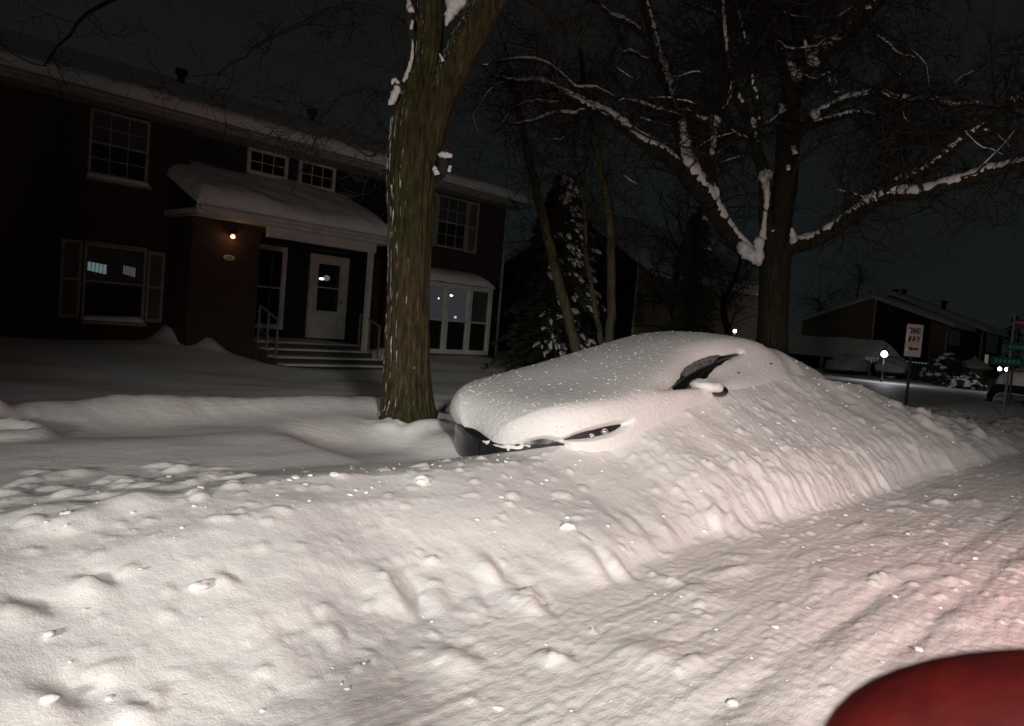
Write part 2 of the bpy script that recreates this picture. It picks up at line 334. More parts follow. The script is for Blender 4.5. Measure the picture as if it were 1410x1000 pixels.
def lump(u0, v0, ru, rv, h, kind=0, ang=0):
    R = 2.6*max(ru, rv); i0, i1 = np.searchsorted(us, [u0-R, u0+R]); off = v0-(ip(u0, FU, FV)-2.4)*math.exp(-((v0-2.4)/1.6)**2)
    j0, j1 = np.searchsorted(vo, [off-R-.15, off+R+.15])
    if i1 <= i0 or j1 <= j0: return
    a = Ug[i0:i1, j0:j1]-u0; b = Vg[i0:i1, j0:j1]-v0; ca, sa = math.cos(ang), math.sin(ang)
    x = (a*ca+b*sa)/ru; y = (-a*sa+b*ca)/rv; r2 = x*x+y*y
    if kind == 0: d = h*np.clip(1-r2, 0, 1)**.75                       # clod with a firm edge
    elif kind == 1: d = h*np.exp(-r2)                                  # soft
    else: d = h*(np.exp(-((x+.55)**2)/.5)*.9-np.exp(-((x-.45)**2)/.16)*.45)*np.exp(-y*y)   # slab lifted on the left, sheer drop to the right
    Zg[i0:i1, j0:j1] += d
# named dents and lifted slabs of the bank face
for (px, py, z, ru, rv, h, an) in ((553, 806, .14, .15, .16, .085, -.35), (686, 742, .28, .08, .09, .05, -.5), (745, 785, .2, .10, .12, .07, -.45), (828, 742, .24, .10, .14, .05, -.4), (862, 745, .22, .08, .1, .05, -.3),
        (130, 815, .25, .09, .08, .06, .7), (35, 850, .22, .10, .08, .05, .8), (75, 935, .18, .12, .09, .05, .6), (195, 965, .1, .07, .06, .045, .3), (640, 890, .05, .14, .10, .05, 0), (770, 890, .04, .10, .07, .05, .2),
        (320, 745, .42, .06, .05, .035, .3), (1030, 660, .42, .18, .10, .05, 0), (930, 790, .05, .07, .07, .05, 0), (100, 700, .42, .3, .12, .07, .3), (205, 690, .42, .35, .10, .08, .5), (120, 720, .40, .25, .06, .05, .1)):
    q = onz(px, py, z); lump(q.x, q.y, ru, rv, h*.75, 2, an)
for i in range(90):   # scalloped gouges left by the plough, thick along the right part of the face
    u0 = rs.uniform(1, 13)**1.0; vf = ip(u0, FU, FV); u0 = u0 if rs.rand() < .4 else rs.uniform(4, 13); v0 = ip(u0, FU, FV)+rs.uniform(.05, .5)
    s = rs.uniform(.04, .12); lump(u0, v0, s, s*rs.uniform(1.2, 2.2), rs.uniform(.008, .022), 2, -rs.uniform(.1, .7))
for i in range(5000):  # clods pressed in the surface
    if rs.rand() < .55: u0 = .2+rs.rand()**1.3*14; vf = ip(u0, FU, FV); v0 = vf+rs.rand()*1.45
    else: u0 = .6+rs.rand()*14; v0 = .2+rs.rand()*2.3
    s = .006+.026*rs.rand()**5+(.010 if u0 > 5 else 0); 
    if rs.rand() < .03: s *= 1.9
    lump(u0, v0, s*rs.uniform(1, 2.2), s, s*rs.uniform(.2, .5), 0, rs.uniform(-.5, .5))
for i in range(330):   # along the crest and by the car
    u0 = rs.uniform(0, 14); v0 = ip(u0, CU, CV)+rs.uniform(-.5, .35); s = .010+.04*rs.rand()**5; lump(u0, v0, s*rs.uniform(1, 2.2), s, s*.5, 0, rs.uniform(-.5, .5))
for i in range(160):
    u0 = rs.uniform(.2, 2.2); v0 = rs.uniform(3.9, 4.8); s = .012+.05*rs.rand()**3; lump(u0, v0, s*2.2, s, s*.45, rs.randint(0, 2), rs.uniform(-.5, .5))
for i in range(160):   # rough rim of the bank where it turns the corner
    u0 = rs.uniform(12, 22); v0 = rs.uniform(2.4, 4.6); s = rs.uniform(.05, .16); lump(u0, v0, s*1.5, s, s*.5, rs.randint(0, 2), rs.uniform(-.5, .5))
for i in range(26):
    u0 = rs.uniform(2.8, 9.5); v0 = rs.uniform(.7, 2.2); lump(u0, v0, rs.uniform(.1, .3), rs.uniform(.05, .1), rs.uniform(.015, .03), 1, rs.uniform(-.2, .2))
from bisect import bisect
def gz(u, v):
    off = v-(ip(u, FU, FV)-2.4)*math.exp(-((v-2.4)/1.6)**2)
    i = min(max(bisect(us, u)-1, 0), len(us)-2); j = min(max(bisect(vo, off)-1, 0), len(vo)-2)
    return float(Zg[i, j])
def patch(name, j0, j1, m):
    V = np.stack([Ug[:, j0:j1+1], Vg[:, j0:j1+1], Zg[:, j0:j1+1]], -1).reshape(-1, 3)
    return tag(link(name, V, grid(len(us), j1+1-j0), m), kind='structure')
patch('street', 0, jb, SNOWR)
patch('snow_bank', jb, jy, SNOW)
patch('snowy_yard', jy, len(vo)-1, SNOWS)

# loose clods lying on the bank and street
def clods(n, fn, smin, smax, pw, name, label):
    ico = bpy.data.meshes.new('t'); import bmesh
    bm = bmesh.new(); bmesh.ops.create_icosphere(bm, subdivisions=2, radius=1); bm.to_mesh(ico); bm.free()
    B = np.array([v.co[:] for v in ico.vertices]); Fc = np.array([p.vertices[:] for p in ico.polygons]); bpy.data.meshes.remove(ico)
    VV, FF = [], []
    for i in range(n):
        u0, v0 = fn(); s = smin+(smax-smin)*rs.rand()**pw
        d = 1+.45*pn(B[:, 0]*1.4+i*3.1, B[:, 1]*1.4+B[:, 2]*1.1, 50)+.25*pn(B[:, 0]*3+i, B[:, 2]*3, 51)
        a = rs.rand()*6.28; P = B*d[:, None]*s*np.array([rs.uniform(1, 1.6), 1, rs.uniform(.45, .8)])
        P = np.stack([P[:, 0]*np.cos(a)-P[:, 1]*np.sin(a), P[:, 0]*np.sin(a)+P[:, 1]*np.cos(a), P[:, 2]], 1)+[u0, v0, gz(u0, v0)+s*.12]
        FF.append(Fc+len(B)*i); VV.append(P)
    o = link(name, np.concatenate(VV), np.concatenate(FF), SNOW); return tag(o, label, 'snow clumps', kind='stuff')
def f1():
    t = rs.rand()
    if t < .45: u = rs.uniform(0, 14); return u, ip(u, CU, CV)+rs.normal()*.28-.05
    if t < .62: u = rs.uniform(.1, 12); return u, ip(u, FU, FV)+rs.uniform(.0, 1.2)
    if t < .86: return rs.uniform(.8, 13), rs.uniform(.2, 2.4)
    return rs.uniform(11, 21), rs.uniform(2.2, 4.4)
clods(1300, f1, .003, .021, 6, 'loose_snow_clumps', 'small loose lumps of snow scattered over the ploughed bank and street')
# the biggest single lumps on the crest
BL = [(585, 650, .052, 'snow lump on the bank crest left of the buried car, the biggest there'), (283, 731, .035, 'round snow lump low on the left of the bank in front of the tree'), (790, 632, .045, 'snow lump below the headlight of the buried car'),
      (408, 655, .024, 'small snow lump on the bank crest below the big trunk'), (462, 651, .028, 'snow lump on the bank crest just left of the biggest one')]
import bmesh as _bm
for (px, py, r, lb) in BL:
    q = onz(px, py, .48); 
    for _ in range(6): q = onz(px, py, gz(q.x, q.y)+r*.5)
    bm = _bm.new(); _bm.ops.create_icosphere(bm, subdivisions=3, radius=r)
    for v in bm.verts: v.co *= .85+.45*float(pn(v.co.x*22+px, v.co.y*22+v.co.z*19, 3))+.2*float(pn(v.co.x*60+px, v.co.y*55+v.co.z*40, 4))
    me = bpy.data.meshes.new('snow_lump'); bm.to_mesh(me); bm.free(); me.materials.append(SNOW); me.polygons.foreach_set('use_smooth', [True]*len(me.polygons))
    o = bpy.data.objects.new('snow_lump', me); S.collection.objects.link(o); o.location = (q.x, q.y, gz(q.x, q.y)+r*.2); o.scale = (1.4, 1, .62)
    tag(o, lb, 'snow lump', 'large lumps on the snow bank')

# ------------------------------------------------------------------ cars
NX, NT = 520, 26
def car_surface(L=5.6, shear=1):
    """returns P[x,t,3] in car space: x back from nose, y from -w (near side) to +w, z up"""
    x = np.concatenate([np.linspace(0, 1, 120)**2.2*.5, np.linspace(.51, L-.3, NX-180), np.linspace(L-.29, L, 60)]); k = L/5.6; q = x/k
    w = ip(q, [0, 1.3, 4.9, 5.35, 5.52, 5.6], [.87, .87, .88, .82, .72, .50])*np.sqrt(1-(1-np.clip(q/1.25, 0, 1))**2.5+1e-5)
    zt = ip(q, [0, .04, .15, .35, .7, 1.2, 1.65, 2.05, 2.5, 2.9, 3.3, 3.9, 4.5, 5.0, 5.35, 5.6], [.46, .53, .60, .655, .735, .845, .955, 1.06, 1.17, 1.25, 1.325, 1.395, 1.40, 1.30, 1.14, .92])
    zb = ip(q, [0, .1, .4, 1.0, 1.85, 3, 4.5, 5.2, 5.6], [.48, .58, .665, .75, .905, .96, 1.0, .97, .75])
    c = sst(1.5, 2.9, q)*sst(5.5, 4.7, q)
    kk = np.ones(25)/25
    for arr in (zt, zb): arr[:] = np.convolve(np.pad(arr, 12, 'edge'), kk, 'valid')
    wr = w*.86*(1-c)+.64*c; zr = np.maximum(zt-.075, zb+.005)
    zr = np.where(q < 1.6, zb+.35*(zt-zb)+.005, zr)
    cps = [(w*.93, .18+0*x), (w*.985, .34+0*x), (w, np.minimum(.5, zb-.03)), (w*.995, zb-.08), (w*.955, zb), (wr, zr), (wr*.80, zr+(zt-zr)*.62), (wr*.42, zr+(zt-zr)*.9), (0*x, zt)]
    Y = np.stack([a for a, b in cps], 1); Z = np.stack([b for a, b in cps], 1)
    n = Y.shape[1]; T = np.linspace(0, n-1, (n-1)*NT+1)
    def cr(A):
        A = np.concatenate([A[:, :1], A, A[:, -1:]], 1); i = np.minimum(T.astype(int), n-2); t = T-i
        p0, p1, p2, p3 = A[:, i], A[:, i+1], A[:, i+2], A[:, i+3]; m1 = (p2-p0)*.35; m2 = (p3-p1)*.35
        return (2*t**3-3*t**2+1)*p1+(t**3-2*t**2+t)*m1+(-2*t**3+3*t**2)*p2+(t**3-t**2)*m2
    Yh, Zh = cr(Y), cr(Z); X = np.repeat(x[:, None], len(T), 1)
    
    A = np.stack([X, -Yh, Zh], -1); Bm = A[:, ::-1][:, 1:].copy(); Bm[..., 1] *= -1
    P = np.concatenate([A, Bm], 1); P[..., 1] += .085*shear*(P[..., 0]-2.8); return P, T, q
def normals(P):
    a = np.gradient(P, axis=0); b = np.gradient(P, axis=1); n = np.cross(a, b); n /= np.linalg.norm(n, axis=-1)[..., None]+1e-9
    if n[len(n)//2, n.shape[1]//2, 2] < 0: n = -n
    return n
def place(P, u0, vc, z0=0, flip=False):
    Q = P.copy(); Q[..., 0] = u0+(-P[..., 0] if flip else P[..., 0]); Q[..., 1] = vc+P[..., 1]*(-1 if flip else 1); Q[..., 2] += z0; return Q
def submesh(name, Q, mask, m, parent, off=0, thick=None):
    nu, nv = Q.shape[:2]; F = grid(nu, nv); mk = mask.ravel(); keep = mk[F].all(1); F = F[keep]; V = Q.reshape(-1, 3)
    if len(F) == 0: return None
    idx = np.unique(F); mp = -np.ones(len(V), int); mp[idx] = np.arange(len(idx))
    return link(name, V[idx], mp[F], m, parent)
P0, T0, q0 = car_surface(); nT = P0.shape[1]; TT = np.concatenate([T0, 16-T0[::-1][1:]])   # 0..16, 8 = centre line
N0 = normals(P0)
CAR = thing('parked_car', (6.9, 4.5, .3), 'dark car buried under deep snow behind the ploughed bank', 'car')
U0 = 4.30; Q0 = place(P0, U0, 4.5)
Xg = P0[..., 0]; TG = np.broadcast_to(TT, Xg.shape); Yg = P0[..., 1]; Zc = P0[..., 2]
side_win = (TG > 4.12) & (TG < 4.93) & (Xg > 1.95+.0*TG) & (Xg < 4.9) & (np.abs(Xg-3.25) > .04)
side_win2 = (TG < 11.88) & (TG > 11.07) & (Xg > 1.95) & (Xg < 4.9)
wind = (TG > 5.18) & (TG < 10.82) & (Xg > 1.72) & (Xg < 2.78); back = (TG > 5.2) & (TG < 10.8) & (Xg > 4.7) & (Xg < 5.3)
hl = (TG > 2.45) & (TG < 3.75) & (Xg > .26) & (Xg < .92) & (TG > 2.45+.9*(Xg-.26)) 
hl2 = (TG < 13.55) & (TG > 12.25) & (Xg > .26) & (Xg < .92)
gr = (Xg < .035) & (Zc > .30) & (Zc < .50)
allg = side_win | side_win2 | wind | back | hl | hl2
def grow(mk): g = mk.copy(); g[1:] |= mk[:-1]; g[:-1] |= mk[1:]; g[:, 1:] |= mk[:, :-1]; g[:, :-1] |= mk[:, 1:]; return g
submesh('body', Q0, ~allg | grow(~allg), PAINT, CAR)
N0w = N0.copy()
for nm, mk, mt in (('side_window', side_win, GLASS), ('side_window', side_win2, GLASS), ('windscreen', wind, GLASS), ('rear_window', back, GLASS)):
    submesh(nm, Q0-N0w*.006, grow(mk), mt, CAR)
CH_ = mat('chrome', (.6, .6, .6), .2, metal=1)
for mk, yy in ((hl, 1), (hl2, -1)):
    h = submesh('headlight', Q0-N0w*.012, grow(mk), BLACK, CAR)
    for xx, zz, r in ((.69, .635, .036), (.56, .605, .024)):
        b = MB(); b.ball((U0+xx, 4.5+.085*(xx-2.8)-yy*((.87*math.sqrt(1-(1-min(xx/1.25, 1))**2.5))-.012), zz), (r, .03, r*.75)); b.build('reflector', LENS, h, True)
# trim line of the window frame
tr = MB(); ii = int(np.argmin(np.abs(T0-4.97))); xs = [i for i in range(len(q0)) if 1.85 < q0[i] < 4.9][::8]
tr.tube([Q0[i, ii]+N0w[i, ii]*.006 for i in xs], .007, 6); tr.build('window_trim', CH_, CAR, True)
w2 = MB(); w2.bar((6.35, 4.0, 1.06), (6.62, 4.55, 1.17), .02); w2.build('wiper', BLACK, CAR)
# bonnet of snow
Xn = Xg/5.6
up = np.clip(N0[..., 2], 0, 1)
Tk = .045+.085*up+.05*up*sst(1.7, .5, Xg)*sst(.02, .3, Xg)
Tk = Tk*(.9+.2*pn(Xg*1.1, Yg*1.5, 60))+.006*fbm(Xg*5, TG*2.5, 3, 61)
sharp = lambda a, b, x: sst(a, b, x)
# bare A pillar, window edge, roof rail
nz = .05*fbm(Xg*7, TG*5, 3, 62)
cen = ip(Xg, [1.7, 1.9, 2.3, 2.75, 3.2, 3.8, 4.0], [4.62, 4.60, 4.72, 4.95, 5.08, 5.13, 5.15]); hw = ip(Xg, [1.70, 1.88, 2.3, 2.7, 3.0, 3.6, 4.1], [0, .30, .42, .42, .26, .15, 0])
hole = sharp(hw+.12, hw-.08, np.abs(TG-cen)+nz)*(Xg > 1.6)*(Xg < 3.9)*(TG < 8)
# thin frosted rim on the screen side of the pillar
frost = sharp(1.1, .9, np.hypot((Xg-2.85-.25*(TG-5.3))/.50, (TG-5.35)/.50)+2*nz)*(TG > 4.8)*(TG < 6.3)
# headlight, lower corner, lower bumper, mirror
hh = sharp(1.15, .92, np.hypot((Xg-.62)/.30, (TG-3.12-.5*(Xg-.6))/.38)+nz*1.5)*(TG < 8)
h3 = sharp(1.2, .9, np.hypot((Xg-.24)/.13, (Zc-.47)/.085)+nz)*(TG < 5)
low = sharp(.02, 0, Zc+.02*nz-.475-.055*sst(-.1, .25, Yg+.24)+.018*np.sin(Yg*9)+.03*sst(-.5, -.75, Yg+.24))*sst(1.2, .9, Xg)
crack = sharp(.012, .006, np.abs(Zc-.50-.018*pn(Yg*6, 0*Yg, 66)+.02*Yg))*(np.abs(Yg+.05) < .42)*(Xg < .2)*(pn(Yg*13, Yg*0, 67) > -.35)
H = np.maximum.reduce([hole, hh, h3, low, frost]); HF = H
near_w = np.exp(-((TG-4.9)/.75)**2)*sst(1.5, 2.2, Xg)*sst(4.6, 3.6, Xg)*(TG < 8); Tk = Tk*(1-.62*near_w)

Ts = Tk*(1-H)-.012*H

def box2(A, a, b):
    for ax_, k in ((0, a), (1, b)):
        for _ in range(2):
            pad = [(0, 0)]*3; pad[ax_] = (k, k); c = np.cumsum(np.pad(A, pad, 'edge'), axis=ax_); z = np.zeros_like(np.take(c, [0], ax_)); c = np.concatenate([z, c], ax_); n = A.shape[ax_]
            A = (np.take(c, range(2*k+1, 2*k+1+n), ax_)-np.take(c, range(0, n), ax_))/(2*k+1)
    return A
OUT = Q0+N0*(Tk+.035*sst(.0, .5, Xg))[..., None]; OS = box2(OUT, 16, 14); e_ = sst(-.05, .12, Xg)[..., None]*sst(5.6, 5.2, Xg)[..., None]; OUT = OS*e_+OUT*(1-e_)
H = box2(H[..., None].astype(float), 2, 1)[..., 0]; Hs = box2(H[..., None], 20, 12)*sst(3.2, 4.5, TG)[..., None]; gfac = (1-H[..., None])*(1-np.clip(1.5*Hs, 0, .8))
INN = Q0-N0*.03
SC = INN*(1-gfac)+OUT*gfac
submesh('snow_cover', SC, H < .985, SNOWC, CAR)
# specks of fallen grains on the car snow (real relief)
gv, gf = [], []; B8 = np.array([(1,0,0),(-1,0,0),(0,1,0),(0,-1,0),(0,0,1),(0,0,-1)], float); F8 = np.array([(0,2,4),(2,1,4),(1,3,4),(3,0,4),(2,0,5),(1,2,5),(3,1,5),(0,3,5)])
for i in range(1500):
    a = rs.randint(50, len(q0)-40); b = rs.randint(int(3.2*NT), int(11*NT))
    if H[a, b] > .1: continue
    s = .003+.009*rs.rand()**3; gv.append(B8*s*np.array([rs.uniform(1, 2.2), 1, .8])+SC[a, b]); gf.append(F8+6*(len(gv)-1))
tag(link('snow_grains', np.concatenate(gv), np.concatenate(gf), SNOWC, CAR), kind='stuff')
submesh('frost', Q0+N0w*.003, (frost > .3) & (TG > 4.9), mat('frosted_glass', (.035, .037, .038), .8, noise=(26, (.26, .26, .25)), bump=(80, .003)), CAR)
for (xx, tt, sx_, sz_) in ((3.42, 4.35, .034, .013), (4.42, 4.55, .055, .016)):
    a_ = int(np.argmin(np.abs(q0-xx))); b_ = int(tt*NT); p_ = SC[a_, b_]; b = MB(); b.ball(p_-N0[a_, b_]*.006, (sx_, .014, sz_), 20, 10)
    b.v = [tuple(Vector(p)+Vector((.014*float(pn(p[0]*50, p[2]*60)), 0, .016*float(pn(p[0]*35, p[2]*45, 3))))) for p in b.v]
    if sx_ > .03: b.build('door_handle', PAINT, CAR, True)
mir = MB(); mir.ball((6.86, 3.50, .955), (.095, .09, .062), 20, 12); mo = mir.build('wing_mirror', PAINT, CAR, True)
mb = MB(); mb.bar((6.9, 3.7, .93), (6.87, 3.55, .94), .05, .03); mb.build('mirror_arm', PAINT, mo)
ms = MB(); ms.ball((6.78, 3.60, .995), (.19, .17, .07), 30, 14); ms.v = [tuple(Vector(p)+Vector((0, 0, 1))*float(.03*fbm(p[0]*7, p[1]*7+p[2]*5, 2, 5))) for p in ms.v]; ms.build('mirror_snow', SNOWC, mo, True)

# the red car the picture is taken from: only its door mirror comes into view
RED = thing('red_car', (.3, -1.15, 0), 'red car close to the viewer, only its rounded door mirror showing bottom right', 'car')
PR0, _, _ = car_surface(shear=0); allr = allg; QR = PR0*np.array([.9, 1, 1.0]); NR = normals(PR0)
QR = QR.copy(); QR[..., 0] = 2.9-QR[..., 0]; QR[..., 1] = -1.12-QR[..., 1]; NR[..., 0] *= -1; NR[..., 1] *= -1
submesh('body', QR, ~allg | grow(~allg), REDP, RED)
for nm, mk in (('side_window', side_win), ('side_window', side_win2), ('windscreen', wind), ('rear_window', back)): submesh(nm, QR-NR*.006, grow(mk), GLASS, RED)
for wx in (2.05, -.95):
    for wy in (-1.94, -.30):
        b = MB(); b.tube([(wx, wy-.1, .32), (wx, wy+.1, .32)], .32, 28); t_ = b.build('tyre', RUBBER, RED, True)
        b = MB(); b.tube([(wx, wy-.105, .32), (wx, wy+.105, .32)], .2, 20); b.build('rim', CH_, t_, True)
for wy in (-1.8, -.44):
    b = MB(); b.ball((-2.08, wy, .80), (.05, .10, .07)); b.build('tail_light', mat('tail_lens', (.25, .01, .01), .2), RED, True)
mc = atd(1552, 1080, .45); b = MB()
Vm, nn = [], 48
for j in range(nn//2+1):
    th = math.pi*j/(nn//2)
    for i in range(nn):
        a_ = 2*math.pi*i/nn; sp = lambda t, e_: math.copysign(abs(t)**e_, t)
        x_ = sp(math.sin(th), .95)*sp(math.cos(a_), .95)*.185; y_ = sp(math.sin(th), .9)*sp(math.sin(a_), .9)*.07; zz = sp(math.cos(th), .95)*.076
        Vm.append(mc+Vector((_r.x*x_+_f.x*y_, _r.y*x_+_f.y*y_, zz+.0*x_)))
b.add(Vm, [(j*nn+i, (j+1)*nn+i, (j+1)*nn+(i+1) % nn, j*nn+(i+1) % nn) for j in range(nn//2) for i in range(nn)])
MR = b.build('wing_mirror', REDP, RED, True)
b = MB(); b.bar(mc+Vector((0, -.02, -.04)), (mc.x+.05, -.34, 1.02), .07, .04); b.build('mirror_arm', BLACK, MR)

# ------------------------------------------------------------------ trees
def stem(pts, w, k=1, n=9, wob=.0, seed=0, sub=5):
    """pts: (px,py,depth) photo pixels; w: pixel widths. returns smooth 3d polyline and radii"""
    A = np.array([tuple(atd(x, y, d)) for x, y, d in pts]); R_ = np.array([ww/2*p[2]/1020 for ww, p in zip(w, pts)])
    return smooth(A, R_, sub, wob, seed)
def smooth(A, R_, sub=5, wob=0, seed=0):
    n = len(A); E_ = np.concatenate([[2*A[0]-A[1]], A, [2*A[-1]-A[-2]]]); out = []; rr = []
    for i in range(n-1):
        p0, p1, p2, p3 = E_[i:i+4]
        for s in range(sub):
            t = s/sub; out.append(.5*((2*p1)+(-p0+p2)*t+(2*p0-5*p1+4*p2-p3)*t*t+(-p0+3*p1-3*p2+p3)*t**3)); rr.append(R_[i]*(1-t)+R_[i+1]*t)
    out.append(A[-1]); rr.append(R_[-1]); out = np.array(out); rr = np.array(rr)
    if wob:
        s = np.arange(len(out))*.45+seed*7.3; out = out+np.stack([pn(s, s*0, seed+1), pn(s, s*0+5, seed+2), pn(s, s*0+9, seed+3)], 1)*wob*np.minimum(1, np.arange(len(out))/4)[:, None]
    return out, rr
toC = np.array([-.73, -.68, 0.])
def snow_on(sb, P, R_, rnd, thick=.75, minr=.006, keep=1., hmin=.25):
    """snow lying on the upper side of a limb, broken by gaps"""
    T = np.gradient(P, axis=0); L = np.linalg.norm(T, axis=1)+1e-9; slope = np.abs(T[:, 2])/L
    ok = (slope < (.93 if hmin < .5 else 1.1)) & (R_ > minr); run = []; ph = rnd.random()*50
    def flush():
        if len(run) >= 3:
            k = len(run); pp = P[run]; r_ = R_[run]; s = slope[run]; e_ = np.sin(np.pi*np.clip((np.arange(k)+.15)/(k-.7), 0, 1))**.35
            h = np.clip(1.15-s*.8, hmin, 1)*thick; rr = (r_*.95+.006)*h*e_+.001
            n_ = np.array([0, 0, 1.])[None]*(1-s*.4)[:, None]+toC[None]*(.35+.4*s)[:, None]; n_ /= np.linalg.norm(n_, axis=1)[:, None]
            jit = 1+.13*pn(np.arange(k)*.6+ph, np.arange(k)*0., 71)
            v, f = tube(pp+n_*(r_*.62+.002)[:, None], rr*jit, 8); sb.add(v, f)
    for i in range(len(P)):
        g = pn(np.array([i*.25+ph]), np.array([.5]), 73)[0]
        if ok[i] and g < keep-.45+.35*(1-slope[i]): run.append(i)
        else: flush(); run = []
    flush()
def grow_twigs(mb, sb, P, R_, rnd, n, length, depth=2, droop=.0, r0=None, spread=1.1, snow=.3, upb=.15, i0=.15):
    for _ in range(n):
        i = int(len(P)*(i0+(1-i0)*rnd.random()*.999)); p = Vector(P[i]); i2 = min(i+1, len(P)-1); d = Vector(P[i2])-Vector(P[i2-1])
        d = d.normalized() if d.length > 0 else Vector((0, 0, 1))
        q = Vector((rnd.gauss(0, 1), rnd.gauss(0, 1), rnd.gauss(0, .8)+upb)).normalized(); d = (d*.6+q*spread).normalized()
        r = (r0 or min(R_[i]*.45, .03))*(.6+.6*rnd.random()); L = length*(.45+.8*rnd.random()); k = 7; pts = [p]; 
        bend = Vector((rnd.gauss(0, .1), rnd.gauss(0, .1), rnd.gauss(0, .1)-droop))
        for s in range(k):
            d = (d+bend+Vector((rnd.gauss(0, .22), rnd.gauss(0, .22), rnd.gauss(0, .18)))).normalized(); pts.append(pts[-1]+d*L/k)
        A = np.array([tuple(a) for a in pts]); rr = np.linspace(r, max(r*.25, .0035), len(A))
        v, f = tube(A, rr, 5 if r > .012 else 3, False); mb.add(v, f)
        if sb is not None and r > .009 and rnd.random() < snow: snow_on(sb, A, rr, rnd, .9, .004, .9)
        if depth > 1: grow_twigs(mb, sb, A, rr, rnd, 4 if depth > 2 else 5, length*.55, depth-1, droop, max(r*.55, .004), spread, snow*.6, upb, .2)

def bark_tube(mb_v, mb_f, P, R_, n, amp, seed, flare=0):
    """fine furrowed bark: real relief"""
    T = np.gradient(P, axis=0); T /= np.linalg.norm(T, axis=1)[:, None]; X = np.cross(T[0], [0, 1., 0]); X /= np.linalg.norm(X); rows = []; L = np.concatenate([[0], np.cumsum(np.linalg.norm(np.diff(P, axis=0), axis=1))])
    th = np.arange(n)*2*np.pi/n
    for i in range(len(P)):
        X = X-T[i]*X.dot(T[i]); X /= np.linalg.norm(X); Y = np.cross(T[i], X)
        c, s = np.cos(th)*R_[i]*9, np.sin(th)*R_[i]*9
        g = np.abs(pn(c*1.5+L[i]*.35, s*1.5+L[i]*.5, seed))-.35*np.abs(pn(c*3.4+L[i]*1.3, s*3.4, seed+4))
        d = amp*(sst(0, .35, g)-.6)+amp*.35*pn(c*5, s*5+L[i]*3, seed+8)+R_[i]*.08*pn(c*.25+L[i]*.8, s*.25, seed+2)
        fl = flare*math.exp(-L[i]/.22)*(1+.5*np.sin(th*5+1)+.3*np.sin(th*3))
        rad = R_[i]+d+fl; rows.append(P[i]+X*(np.cos(th)*rad)[:, None]+Y*(np.sin(th)*rad)[:, None])
    V = np.concatenate(rows); k = len(P); i, j = np.meshgrid(np.arange(k-1), np.arange(n), indexing='ij'); a = i*n+j; b = i*n+(j+1) % n
    F = np.stack([a, b, b+n, a+n], -1).reshape(-1, 4); base = sum(len(x) for x in mb_v); mb_v.append(V); mb_f.append(F+base)

# --- tree 1: the near trunk
rnd = random.Random(4)
D1 = 7.6
z1 = gz(4.8, 5.8)-.25
TR1 = thing('maple_tree', (4.8, 5.8, z1), 'thick near tree trunk with mossy furrowed bark standing in the yard snow', 'tree')
A, R_ = stem([(560, 590, D1), (560, 560, D1), (561, 480, D1), (563, 400, D1), (565, 300, D1), (567, 220, D1), (572, 160, D1), (588, 90, D1), (592, 40, D1), (594, -30, D1), (600, -200, D1)], [78, 64, 60, 58, 60, 70, 64, 42, 38, 40, 34], sub=34)
Vb, Fb = [], []; bark_tube(Vb, Fb, A, R_, 170, .019, 80, .07)
link('trunk', np.concatenate(Vb), np.concatenate(Fb), BARK1, TR1)
Vb, Fb = [], []
B1, S1 = stem([(585, 225, D1), (592, 180, D1), (608, 130, D1), (632, 80, D1), (662, 20, D1), (690, -40, D1), (730, -200, D1-.2)], [46, 48, 44, 46, 48, 46, 38], sub=22); bark_tube(Vb, Fb, B1, S1, 110, .009, 90)
link('limb', np.concatenate(Vb), np.concatenate(Fb), BARK1, TR1)
tw = MB(); sn = MB()
C1, Q1 = stem([(577, 160, D1), (560, 128, D1-.1), (548, 112, D1-.25), (540, 100, D1-.3)], [16, 13, 9, 6], wob=.01, sub=4); tw.tube(C1, Q1, 8)
stubs = [([(602, 240, D1), (610, 232, D1-.15), (612, 216, D1-.2), (618, 205, D1-.25)], [20, 15, 12, 8]), ([(548, 240, D1), (535, 236, D1-.1), (522, 240, D1-.2)], [10, 7, 4]), ([(570, 60, D1), (563, 20, D1-.1), (560, -20, D1-.2)], [16, 12, 9])]
for p_, w_ in stubs: a_, r_ = stem(p_, w_, sub=4); tw.tube(a_, r_, 8)
# boughs to the left, thick with fine twigs, in front of the roof
for p_, w_ in (([(575, 60, D1), (520, 10, D1+.3), (440, 20, D1+.8), (360, 60, D1+1.2), (300, 100, D1+1.5)], [14, 10, 7, 4, 2]), ([(560, 150, D1), (500, 120, D1+.4), (450, 150, D1+.8), (430, 200, D1+1)], [9, 6, 4, 2]),
               ([(580, -60, D1), (420, -90, D1+1), (240, -40, D1+2), (120, 20, D1+3), (60, 90, D1+3)], [16, 11, 8, 5, 3]), ([(556, 190, D1), (530, 200, D1+.3), (510, 215, D1+.5)], [6, 4, 2]),
               ([(690, -20, D1), (760, 30, D1+1.2), (800, 20, D1+2)], [14, 9, 5])):
    a_, r_ = stem(p_, w_, wob=.06, seed=len(p_), sub=5); tw.tube(a_, r_, 6); grow_twigs(tw, None, a_, r_, rnd, 13 if p_[0][1] < 100 else 7, 1.0, 3, .03, r0=.009, spread=1.1)
tw.build('twigs', TWIG, TR1, True)
